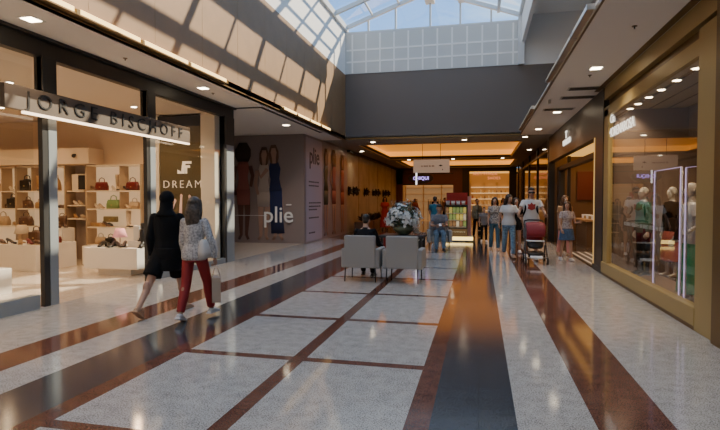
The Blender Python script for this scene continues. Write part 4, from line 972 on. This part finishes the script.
for lc in lobes:
    for q in range(11):
        c = lc+Vector([random.gauss(0, .045) for _ in range(3)])
        n = (c-Vector((0, 0, .35))).normalized(); a = n.orthogonal().normalized(); u_ = n.cross(a); ro = random.random()*6
        for k in range(5):
            th = ro+k*2*PI/5; d = a*math.cos(th)+u_*math.sin(th); s = d.cross(n)
            bl.poly([c, c+d*.022+s*.017+n*.008, c+d*.044+n*.012, c+d*.022-s*.017+n*.008])
for i in range(420):
    c = rp(0, .42, .40, .36); d = Vector([random.uniform(-1, 1) for _ in range(3)]).normalized()*.12; s = d.orthogonal().normalized()*.024
    if c.z > .2: lf.poly([c-d*.5, c+s, c+d*.5, c-s])
for i in range(30): c = rp(0, .5, .36, .3); lf.tube([(0, 0, .2), c*.6+Vector((0, 0, .1)), c], .006, 5)
o = bl.build('blossoms', mat('white_petal', (.74, .73, .68), .6), t); o['kind'] = 'stuff'
o = lf.build('leaves', mat('leaf_green', (.07, .10, .05), .6), t); o['kind'] = 'stuff'
t = thing('side_table', 'small dark side table left of seated person in check shirt', 'table', (-1.86, 15.9, 0)); b = MB(); b.box((-.22, -.22, .5), (.22, .22, .54), .005); b.build('tabletop', m_black, t)
b = MB(); b.box((-.19, -.19, 0), (.19, .19, .5), .005); b.build('pedestal', m_black, t)
# ------------------------------------------------------------------ hanging signs
m_sgn = mat('sign_grey_white', (.42, .39, .36), .5, emit=(1, .9, .8), es=.08)  # slight emission lightens the board, which is no lamp
t = thing('hanging_sign', 'pale rectangular direction sign hanging from ceiling over corridor', 'sign', (-2.25, 24.5, 3.15))
b = MB(); b.box((-.85, -.05, -.31), (.85, .05, .31), .008); b.build('sign_board', m_sgn, t)
for s in (-.42, .42): b = MB(); b.tube([(s, 0, .3), (s, 0, 1.15)], .012, 6); b.build('rod', m_black, t)
b = MB(); x = -.48
random.seed(4)
while x < .1:
    w = random.choice((.03, .045, .05)); b.box((x, -.056, -.03), (x+w, -.05, .03)); x += w+random.choice((.015, .015, .05))
b.build('small_print', m_taupe, t)
b = MB(); b.poly([(.34, -.052, .02), (.46, -.052, .07), (.46, -.052, -.03)], .006, (0, -1, 0)); b.box((.44, -.058, 0), (.52, -.052, .04)); b.poly([(.52, -.052, -.12), (.56, -.052, -.2), (.50, -.052, -.2)], .006, (0, -1, 0)); b.build('arrow', m_black, t)
t = thing('oval_sign', 'black oval shop sign with white bar and violet glowing letters', 'sign', (-3.3, 29.4, 2.78))
b = MB(); b.loft([(0, 0, -.04, .72, .30), (0, 0, .04, .72, .30)], 32)
for v in b.bm.verts: v.co = Vector((v.co.x, v.co.z, v.co.y))
b.build('oval_board', m_black, t)
b = MB(); b.box((-.28, -.055, -.36), (-.20, -.042, .42)); b.build('white_bar', emis('white_glow', (.9, .88, 1), 1.2), t)
text_mb('CHIQUI', .26, basis((1, 0, 0), (0, 0, 1), (.02, -.05, 0)), .01, 1, .003).build('lettering', emis('violet_glow', (.35, .25, .9), 1.6), t)
b = MB(); b.tube([(0, 0, .28), (0, 0, 1.1)], .015, 6); b.build('rod', m_black, t)
# ------------------------------------------------------------------ snack kiosk
ks = thing('snack_kiosk', 'black framed snack display case with yellow and green packs', 'display case', (-.78, 20.7, 0))
b = MB(); b.box((-.58, -.3, 0), (.30, .3, .42)); b.build('plinth_base', m_brownwall, ks)
b = MB(); b.box((-.58, -.3, .42), (.30, -.26, .48)); b.box((-.58, .26, .42), (.30, .3, 1.36)); b.box((-.58, -.3, 1.31), (.30, .3, 1.36)); b.box((-.58, -.3, .42), (-.54, .3, 1.36)); b.box((.26, -.3, .42), (.30, .3, 1.36)); b.build('case_frame', m_black, ks)
for z in (.5, .77, 1.04): b = MB(); b.box((-.54, -.26, z-.02), (.26, .26, z)); b.build('shelf_board', m_shelf, ks)
b = MB(); b.box((-.5, -.306, .28), (.22, -.3, .34)); b.build('text_strip', mat('kiosk_small_print', (.5, .46, .4), .5, col2=(.1, .08, .07), nscale=26), ks)
packc = [('yellow', (.62, .50, .12)), ('green', (.22, .30, .10)), ('cream', (.6, .52, .38)), ('brown', (.25, .14, .07))]
random.seed(21)
for r_, z in enumerate((.5, .77, 1.04)):
    for q in range(6):
        cn, cc = random.choice(packc); t = thing('snack_pack', '%s snack pack on the %s kiosk shelf' % (cn, ('bottom', 'middle', 'upper')[r_]), 'snack', (-.78-.48+.137*q, 20.55, z), 0, '%s snack packs on %s kiosk shelf' % (cn, ('bottom', 'middle', 'upper')[r_]))
        b = MB(); b.loft([(0, 0, 0, .055, .01, .6), (0, 0, .08, .06, .04, .7), (0, 0, .17, .06, .035, .7), (0, 0, .23, .055, .006, .6)], 10); b.build('packet', mat('pack_'+cn, cc, .4, emit=cc, es=.25), t)
for q in range(4):
    t = thing('ice_tub', 'white tub on top of snack kiosk', 'tub', (-.78-.46+.2*q, 20.7, 1.36), 0, 'white tubs on top of the kiosk'); b = MB(); b.loft([(0, 0, 0, .06, .06), (0, 0, .14, .08, .08)], 14); b.build('tub', m_white, t); b = MB(); b.loft([(0, 0, .14, .085, .085), (0, 0, .16, .083, .083)], 14); b.build('lid', mat('tub_lid', (.5, .45, .5), .4), t)
t = thing('red_board', 'bright red promotional board standing behind the snack kiosk', 'board', (-.95, 21.6, 0)); b = MB(); b.box((-.4, -.02, 1.25), (.45, .02, 1.85), .005); b.build('panel', c_redbr, t); b = MB(); b.tube([(0, 0, 0), (0, 0, 1.36)], .03, 8); b.build('post', m_black, t)
t = thing('pink_banner', 'narrow pink and white roll-up banner beside snack kiosk', 'banner', (-.42, 21.3, 0)); b = MB(); b.box((-.07, -.01, .1), (.07, .01, 1.7)); b.build('banner_sheet', mat('banner_pink', (.55, .30, .32), .6), t); b = MB(); b.box((-.15, -.08, 0), (.15, .08, .1), .01); b.build('banner_foot', m_chrome, t)
t = thing('glowing_step', 'low yellow glowing step strip in front of snack kiosk', 'step', (-.78, 19.7, 0)); b = MB(); b.box((-.62, -.25, 0), (.55, .25, .05)); b.build('base', m_black, t); b = MB(); b.box((-.6, -.23, .05), (.53, .23, .15), .01); b.build('lit_front', emis('yellow_glow', (1, .70, .22), 1.8), t)
t = thing('display_rack', 'black wire rack of goods right of the snack kiosk', 'rack', (.22, 21.4, 0))
for s in (-1, 1):
    for q in (-1, 1): b = MB(); b.box((s*.3-.015, q*.2-.015, 0), (s*.3+.015, q*.2+.015, 1.5)); b.build('upright', m_black, t)
for z in (.3, .65, 1.0, 1.35): b = MB(); b.box((-.3, -.2, z), (.3, .2, z+.02)); b.build('shelf_board', m_edge, t)
# ------------------------------------------------------------------ far shops
fx = thing('shop_shelving', 'amber lit wall shelving in far right shop', 'shelves', (.7, 40.6, 0))
b = MB(); b.box((-1.5, .2, 0), (1.6, .25, 3.3)); b.build('back_panel', m_amberwall, fx)
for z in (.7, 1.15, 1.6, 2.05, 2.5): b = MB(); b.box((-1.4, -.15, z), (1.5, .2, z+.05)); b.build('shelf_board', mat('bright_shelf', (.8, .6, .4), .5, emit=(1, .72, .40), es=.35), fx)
for x in (-1.4, -.4, .55, 1.5): b = MB(); b.box((x-.03, -.15, 0), (x+.03, .2, 2.9)); b.build('upright', m_edge, fx)
random.seed(31)
for z in (1.2, 1.65, 2.1):
    for q in range(9):
        h = .18+.12*random.random(); c = random.choice(['red', 'cream', 'brown', 'amber'])
        t = thing('bottle', '%s bottle on the lit shelving of far right shop' % c, 'bottle', (.7-1.25+.3*q, 40.55, z), 0, '%s bottles in the far right shop' % c)
        b = MB(); b.loft([(0, 0, 0, .05, .05), (0, 0, h*.6, .05, .05), (0, 0, h*.75, .02, .02), (0, 0, h, .02, .02)], 8); b.build('glass_body', mat('bottle_'+c, dict(red=(.3, .03, .02), cream=(.6, .5, .35), brown=(.12, .05, .02), amber=(.45, .25, .05))[c], .3), t)
fs = thing('shop_sign', 'small red and orange glowing lettering over far right shop', 'sign', (.7, 37.8, 3.3))
text_mb('ARTWALK', .34, basis((1, 0, 0), (0, 0, 1), (-.35, 0, .12)), .02, 1.1).build('lettering', emis('red_glow', (1, .25, .12), .8), fs)
text_mb('SHOES', .28, basis((1, 0, 0), (0, 0, 1), (.25, 0, -.2)), .02, 1.1).build('lettering', emis('red_glow', (1, .25, .12), .8), fs)
b = MB(); b.box((-1.2, .03, .3), (1.2, .06, .34)); b.build('rail', m_black, fs)
lx = thing('shop_shelving', 'cream wall shelving in far left shop', 'shelves', (-3.7, 41.6, 0))
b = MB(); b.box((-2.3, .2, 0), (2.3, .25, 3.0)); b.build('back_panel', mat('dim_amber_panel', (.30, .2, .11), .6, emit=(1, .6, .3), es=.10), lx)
for z in (.8, 1.4, 2.0, 2.5): b = MB(); b.box((-2.2, -.15, z), (2.2, .2, z+.05)); b.build('shelf_board', m_edge, lx)
for x in (-2.2, -.75, .7, 2.2): b = MB(); b.box((x-.03, -.15, 0), (x+.03, .2, 2.9)); b.build('upright', m_edge, lx)
for i, x in enumerate((-5.0, -3.4, -2.5)):
    t = thing('clothes_rail', 'rail of dark clothes in far left shop, %s from the left' % ('first', 'second', 'third')[i], 'rail', (x, 38.8, 0))
    b = MB(); b.tube([(-.4, 0, 0), (-.4, 0, 1.6), (.4, 0, 1.6), (.4, 0, 0)], .02, 6); b.build('rail_frame', m_black, t)
    for q in range(7): b = MB(); b.loft([(-.33+.11*q, 0, .75, .035, .2), (-.33+.11*q, 0, 1.4, .03, .2), (-.33+.11*q, 0, 1.55, .01, .04)], 8); b.build('garment', random.choice([c_black, c_redbr, c_grey, c_white, m_brownwall]), t)
# ------------------------------------------------------------------ stroller
st = thing('baby_stroller', 'black and red baby stroller pushed toward the camera', 'stroller', (1.33, 13.35, 0))
for s in (-1, 1):
    for y, r in ((-.38, .09), (.30, .11)):
        b = MB(); b.loft([(0, 0, -.02, r, r), (0, 0, .02, r, r)], 20)
        for v in b.bm.verts: v.co = Vector((s*.25+v.co.z, y+v.co.x, r+v.co.y))
        wh = b.build('wheel', m_black, st); b = MB(); b.loft([(0, 0, -.026, r*.5, r*.5), (0, 0, .026, r*.5, r*.5)], 14)
        for v in b.bm.verts: v.co = Vector((s*.25+v.co.z, y+v.co.x, r+v.co.y))
        b.build('hub', m_chrome, wh)
    b = MB(); b.tube([(s*.25, -.38, .12), (s*.24, -.1, .45), (s*.23, .25, .85), (s*.22, .42, 1.02)], .014, 8); b.tube([(s*.25, .30, .12), (s*.24, .05, .45)], .014, 8); b.build('side_frame', m_black, st)
b = MB(); b.tube([(-.22, .42, 1.02), (-.12, .46, 1.04), (.12, .46, 1.04), (.22, .42, 1.02)], .02, 8); b.build('push_handle', m_black, st)
b = MB(); b.tube([(-.25, -.38, .16), (.25, -.38, .16)], .012, 8); b.build('axle', m_chrome, st)
b = MB(); b.loft([(0, -.02, .36, .15, .15, .6), (0, -.0, .42, .19, .19, .6), (0, .06, .55, .20, .12, .6)], 20); b.build('seat', m_black, st)
b = MB(); b.box((-.19, .08, .45), (.19, .14, .95), .03, Euler((-.25, 0, 0)).to_matrix()); b.build('backrest', c_red, st)
b = MB(); b.tube([(0, -.26, .66), (0, -.24, .80), (0, -.13, .92), (0, .05, .98), (0, .2, .95)], [(.2, .01), (.22, .02), (.23, .03), (.23, .03), (.21, .02)], 16)
b.build('canopy', mat('stroller_red', (.22, .012, .02), .7), st)
b = MB(); b.loft([(0, -.02, .14, .15, .2, .5), (0, -.02, .27, .2, .25, .5)], 18); b.build('basket', m_black, st)
b = MB(); b.tube([(-.2, -.02, .55), (-.18, -.28, .56), (.18, -.28, .56), (.2, -.02, .55)], .018, 8); b.build('bumper_bar', m_white, st)
b = MB(); b.box((-.14, -.42, .16), (.14, -.30, .19), .01, Euler((.3, 0, 0)).to_matrix()); b.build('footrest', m_white, st)
# ------------------------------------------------------------------ right shop: LED arches, mannequins, tables, lights
m_ledw = emis('violet_white_led', (.62, .50, 1.0), .8)
def arch(label, p0, p1, h, tilt=0):
    t = thing('light_arch', label, 'light', p0); d = Vector(p1)-Vector(p0); L_ = d.length; n = d.normalized()
    b = MB(); tz = Vector((0, tilt, h))
    b.box((-.03, -.03, 0), (.03, .03, .03)); 
    b.tube([(0, 0, 0), tz, d+tz, d], [(.011, .011)]*4, 6); b.build('arch_frame', m_ring, t)
    b = MB(); o = Vector((-.02, 0, 0)); b.tube([Vector((0, 0, .02))+o, tz+o, d+tz+o, d+Vector((0, 0, .02))+o], [(.006, .006)]*4, 6); b.build('led_strip', m_ledw, t)
arch('pale LED arch inside bronze-framed window, farther one', (2.68, 8.92, .1), (2.68, 7.84, .1), 1.9)
arch('narrow violet LED arch inside bronze-framed window, nearer one', (2.68, 7.66, .1), (2.76, 7.12, .1), 1.88)
b = MB(); b.box((XR+.12, 6.3, 0), (XR+.9, 11.6, .1)); struct('floor.002', b, m_brownwall)
m_mq = mat('mannequin_ivory', (.5, .45, .4), .4)
def mannequin(label, loc, rz, z=.1, **kw):
    return person(label, (loc[0], loc[1], z), rz, 1.74, True, cat='mannequin', name='mannequin', skin=m_mq, vox=.014, hair=None, **kw)
mannequin('mannequin in white top and green satin long skirt behind nearer LED arch', (2.97, 8.3), -1.5, top=c_white, sleeve='short', bottom='skirt', bottomm=c_green, length=.88, loose=1.3, arms=((D(5), D(14), D(50)), (D(5), D(14), D(20))))
mannequin('mannequin in black dress with coral hem deep in right shop', (3.55, 10.85), -1.2, top=c_black, sleeve='long', bottom='skirt', bottomm=mat('coral_cloth', (.30, .07, .06), .7), length=.7, loose=1.1)
mannequin('mannequin in green top and black trousers at far end of bronze-framed window', (3.1, 11.0), -1.3, top=mat('deep_green_knit', (.01, .10, .05), .7), sleeve='long', bottom='trousers', bottomm=c_black, loose=1.3, shoes=s_black)
t = thing('handbag', 'black handbag hanging from arm of nearest mannequin', 'bag', (2.70, 8.02, 1.0), 1.2); b = MB(); b.loft([(0, 0, 0, .13, .05, .5), (0, 0, .18, .11, .03, .5)], 16); b.build('bag_body', c_black, t); b = MB(); b.tube([(-.1, 0, .17), (0, 0, .36), (.1, 0, .17)], .008, 6); b.build('handle', c_black, t)
for i, (x, y) in enumerate(((5.0, 8.2), (5.2, 10.0), (4.5, 11.0))):
    t = thing('display_table', 'glossy display table %s' % ['deep behind the LED arches', 'at the back wall of right shop', 'behind far end of bronze window'][i], 'table', (x, y, 0)); b = MB(); b.box((-.5, -.5, .82), (.5, .5, .88), .01); b.build('tabletop', m_gold, t)
    for sx in (-1, 1):
        for sy in (-1, 1): b = MB(); b.box((sx*.45-.02, sy*.45-.02, 0), (sx*.45+.02, sy*.45+.02, .82)); b.build('leg', m_golddk, t)
lamp('ivory glowing table lamp on table behind bronze window', (4.2, 11.2, .88), (1.0, .75, .4), .8)
for i, y in enumerate((8.2, 8.95, 9.65, 10.3, 10.95, 11.5)): downlight(2.96, y, 3.415, 'round ceiling light behind bronze window, %s from camera' % ['nearest', 'second', 'third', 'fourth', 'fifth', 'farthest'][i], r=.06)
# furniture in the T shop
t = thing('display_table', 'walnut table with small boxes inside dark shop', 'table', (3.75, 18.6, 0)); b = MB(); b.box((-.5, -1.0, .85), (.5, 1.0, .92), .01); b.build('tabletop', mat('light_walnut', (.4, .22, .1), .4), t); b = MB(); b.box((-.42, -.9, 0), (.42, .9, .85)); b.build('cabinet_body', m_brownwall, t)
for q in range(5):
    t = thing('gift_box', 'small gift box on walnut table in dark shop', 'box', (3.6, 17.9+.35*q, .92), .2*q, 'gift boxes on the walnut table'); b = MB(); b.box((-.08, -.1, 0), (.08, .1, .1), .005); b.build('box_body', m_gold if q % 2 else m_white, t); b = MB(); b.box((-.085, -.105, .1), (.085, .105, .13), .004); b.build('lid', m_white, t)
# ------------------------------------------------------------------ soffit fittings
for i, (x, y) in enumerate([(-5.65, 5.57), (-5.63, 9.77), (-5.89, 15.14), (1.98, 9.87), (1.97, 14.54), (1.85, 17.86)]):
    downlight(x, y, ZC-.001, ['square light in left soffit over the first shop window', 'square light in left soffit beyond the shop entrance', 'square light in soffit before the mural', 'square light in right soffit, nearest', 'square light in right soffit, middle', 'square light in right soffit, farthest'][i], square=True)
for i, (x, y) in enumerate([(-4.2, 20.3), (-.6, 20.3), (1.6, 19.9), (-5.5, 24), (-1.5, 29.6), (-4, 29.6), (1.2, 29.6), (2.2, 25)]):
    downlight(x, y, ZC-.001, ['round light under bulkhead, left', 'round light under bulkhead, centre', 'round light under bulkhead, right', 'round light beside cove over wood wall', 'round light between the coves, centre', 'round light between the coves, left', 'round light between the coves, right', 'round light beside cove over dark glazing'][i])
for i, (x, y) in enumerate([(2.0, 11.6), (2.0, 12.57), (1.8, 14.1)]):
    t = thing('air_grille', 'dark slotted air grille in right soffit, %s from camera' % ['nearest', 'second', 'third'][i], 'grille', (x+.15, y, ZC)); b = MB(); b.box((-.38, -.16, -.008), (.38, .16, 0)); b.build('grille_frame', m_chrome, t); b = MB()
    for q in range(4): b.box((-.34, -.13+.075*q, -.012), (.34, -.09+.075*q, -.0075))
    b.build('slots', m_black, t)
for i, (x, y) in enumerate([(-5.69, 7.43), (-5.68, 10.27), (2.0, 7.62), (1.98, 10.4)]):
    t = thing('sprinkler', 'small sprinkler head in %s' % ['left soffit above the entrance', 'left soffit near the last pier', 'right soffit nearest camera', 'right soffit past first square light'][i], 'sprinkler', (x, y, ZC)); b = MB(); b.loft([(0, 0, -.008, .035, .035), (0, 0, 0, .035, .035)], 12); b.build('plate', m_golddk, t); b = MB(); b.tube([(0, 0, 0), (0, 0, -.04)], .009, 6); b.build('nozzle', m_black, t)
t = thing('ceiling_speaker', 'small pale wall speaker on edge of right soffit', 'speaker', (1.55, 12.7, ZC-.06)); b = MB(); b.box((-.04, -.05, -.06), (.04, .05, .06), .01); b.build('housing', m_ring, t); b = MB(); b.box((-.03, -.055, -.04), (.03, -.05, .04)); b.build('grille', m_chrome, t)
# ------------------------------------------------------------------ camera
F = 515.0
cam = bpy.data.cameras.new('camera'); co = bpy.data.objects.new('camera', cam); C.objects.link(co)
cam.sensor_width = 36; cam.lens = F/720*36; cam.clip_end = 300
yaw = math.atan(120/F); pitch = -math.atan(15/F)
co.location = (0, 0, 1.55); co.rotation_euler = (PI/2+pitch, 0, yaw)
bpy.context.scene.camera = co
# ------------------------------------------------------------------ light
sc = bpy.context.scene
w = bpy.data.worlds.new('sky'); sc.world = w; w.use_nodes = True; nt = w.node_tree; bg = nt.nodes['Background']
tc = nt.nodes.new('ShaderNodeTexCoord'); no = nt.nodes.new('ShaderNodeTexNoise'); no.inputs['Scale'].default_value = 3; no.inputs['Detail'].default_value = 6
mp = nt.nodes.new('ShaderNodeMapping'); mp.inputs['Scale'].default_value = (1, 1, 4)
rp = nt.nodes.new('ShaderNodeValToRGB'); rp.color_ramp.elements[0].color = (.17, .43, .95, 1); rp.color_ramp.elements[1].color = (.50, .75, 1.0, 1); rp.color_ramp.elements[0].position = .42; rp.color_ramp.elements[1].position = .62
nt.links.new(tc.outputs['Generated'], mp.inputs['Vector']); nt.links.new(mp.outputs[0], no.inputs['Vector']); nt.links.new(no.outputs['Fac'], rp.inputs['Fac']); nt.links.new(rp.outputs['Color'], bg.inputs['Color'])
bg.inputs['Strength'].default_value = 1.2
def sun(d, e, col):
    l = bpy.data.lights.new('sun', 'SUN'); l.energy = e; l.color = col; l.angle = math.radians(.6)
    o = bpy.data.objects.new('sun', l); C.objects.link(o); o.rotation_euler = Vector(d).to_track_quat('-Z', 'Y').to_euler(); return o
sun((-1, -.83, -1.0), 7.5, (1, .86, .66))
def area(loc, size, e, col=(1, .8, .6), rot=(0, 0, 0), sy=None, spread=PI):
    l = bpy.data.lights.new('area', 'AREA'); l.energy = e; l.color = col; l.size = size; l.spread = spread
    if sy: l.shape = 'RECTANGLE'; l.size_y = sy
    o = bpy.data.objects.new('area', l); C.objects.link(o); o.location = loc; o.rotation_euler = rot; return o
def spot(x, y, z, e, col=(1, .76, .52), ang=150, rad=.06, d=(0, 0, -1)):
    l = bpy.data.lights.new('lamp', 'SPOT'); l.energy = e; l.color = col; l.spot_size = math.radians(ang); l.spot_blend = .7; l.shadow_soft_size = rad
    o = bpy.data.objects.new('lamp', l); C.objects.link(o); o.location = (x, y, z); o.rotation_euler = Vector(d).to_track_quat('-Z', 'Y').to_euler(); return o
W1 = (1, .66, .38)
SPOTS_L = [(-8.2, 4.6), (-8.2, 7.6), (-7.6, 10.2), (-10.6, 5.8), (-10.6, 9.6), (-13.2, 9.8), (-13.4, 6.5), (-16, 8.5)]
for x, y in SPOTS_L: spot(x, y, 3.63, 135, W1)
SPOTS_R = [(2.96, 8.2), (2.96, 8.95), (2.96, 9.65), (2.96, 10.3), (2.96, 10.95), (2.96, 11.5), (5, 8), (5, 10), (2.85, 7.1)]  # last position is an added light for the nearest mannequin, without a fitting
for x, y in SPOTS_R: spot(x, y, 3.38, 34, (1, .80, .56), 130)
for x, y in ((3.7, 14.2), (3.8, 17.8), (3.9, 19.5)): spot(x, y, 3.1, 16, (1, .6, .3))  # warm lights added to brighten the T shop, without fittings
# downlights in the mall soffits
SPOTS_C = [(-5.65, 5.57), (-5.63, 9.77), (-5.89, 15.14), (1.98, 9.87), (1.97, 14.54), (1.85, 17.86), (1.98, 4.5), (-5.65, 2.5)]
for x, y in SPOTS_C: spot(x, y, 3.84, 60, (1, .82, .62), 120)
SPOTS_F = [(-4.2, 20.3), (-.6, 20.3), (1.6, 19.9), (-5.5, 24), (-1.5, 29.6), (-4, 29.6), (1.2, 29.6), (2.2, 25)]
for x, y in SPOTS_F: spot(x, y, 3.84, 14, (1, .74, .52), 130)
for x, y in ((-4.8, 39.5), (-2.4, 39.5)): spot(x, y, 3.2, 12, (1, .66, .36))
for x, y in ((0, 39.2), (1.6, 39.2)): spot(x, y, 3.2, 24, (1, .66, .36))
sc.view_settings.view_transform = 'AgX'; sc.view_settings.look = 'None'
sc.view_settings.use_curve_mapping = True; _cv = sc.view_settings.curve_mapping; _c = _cv.curves[3]; _c.points.new(.15, .175); _c.points.new(.5, .515); _cv.update()
sc.view_settings.exposure = .78
sc.view_settings.use_white_balance = True; sc.view_settings.white_balance_temperature = 7300
sc.cycles.max_bounces = 7; sc.cycles.diffuse_bounces = 4; sc.cycles.glossy_bounces = 4; sc.cycles.transparent_max_bounces = 12
sc.cycles.sample_clamp_indirect = 6; sc.cycles.caustics_reflective = False; sc.cycles.caustics_refractive = False
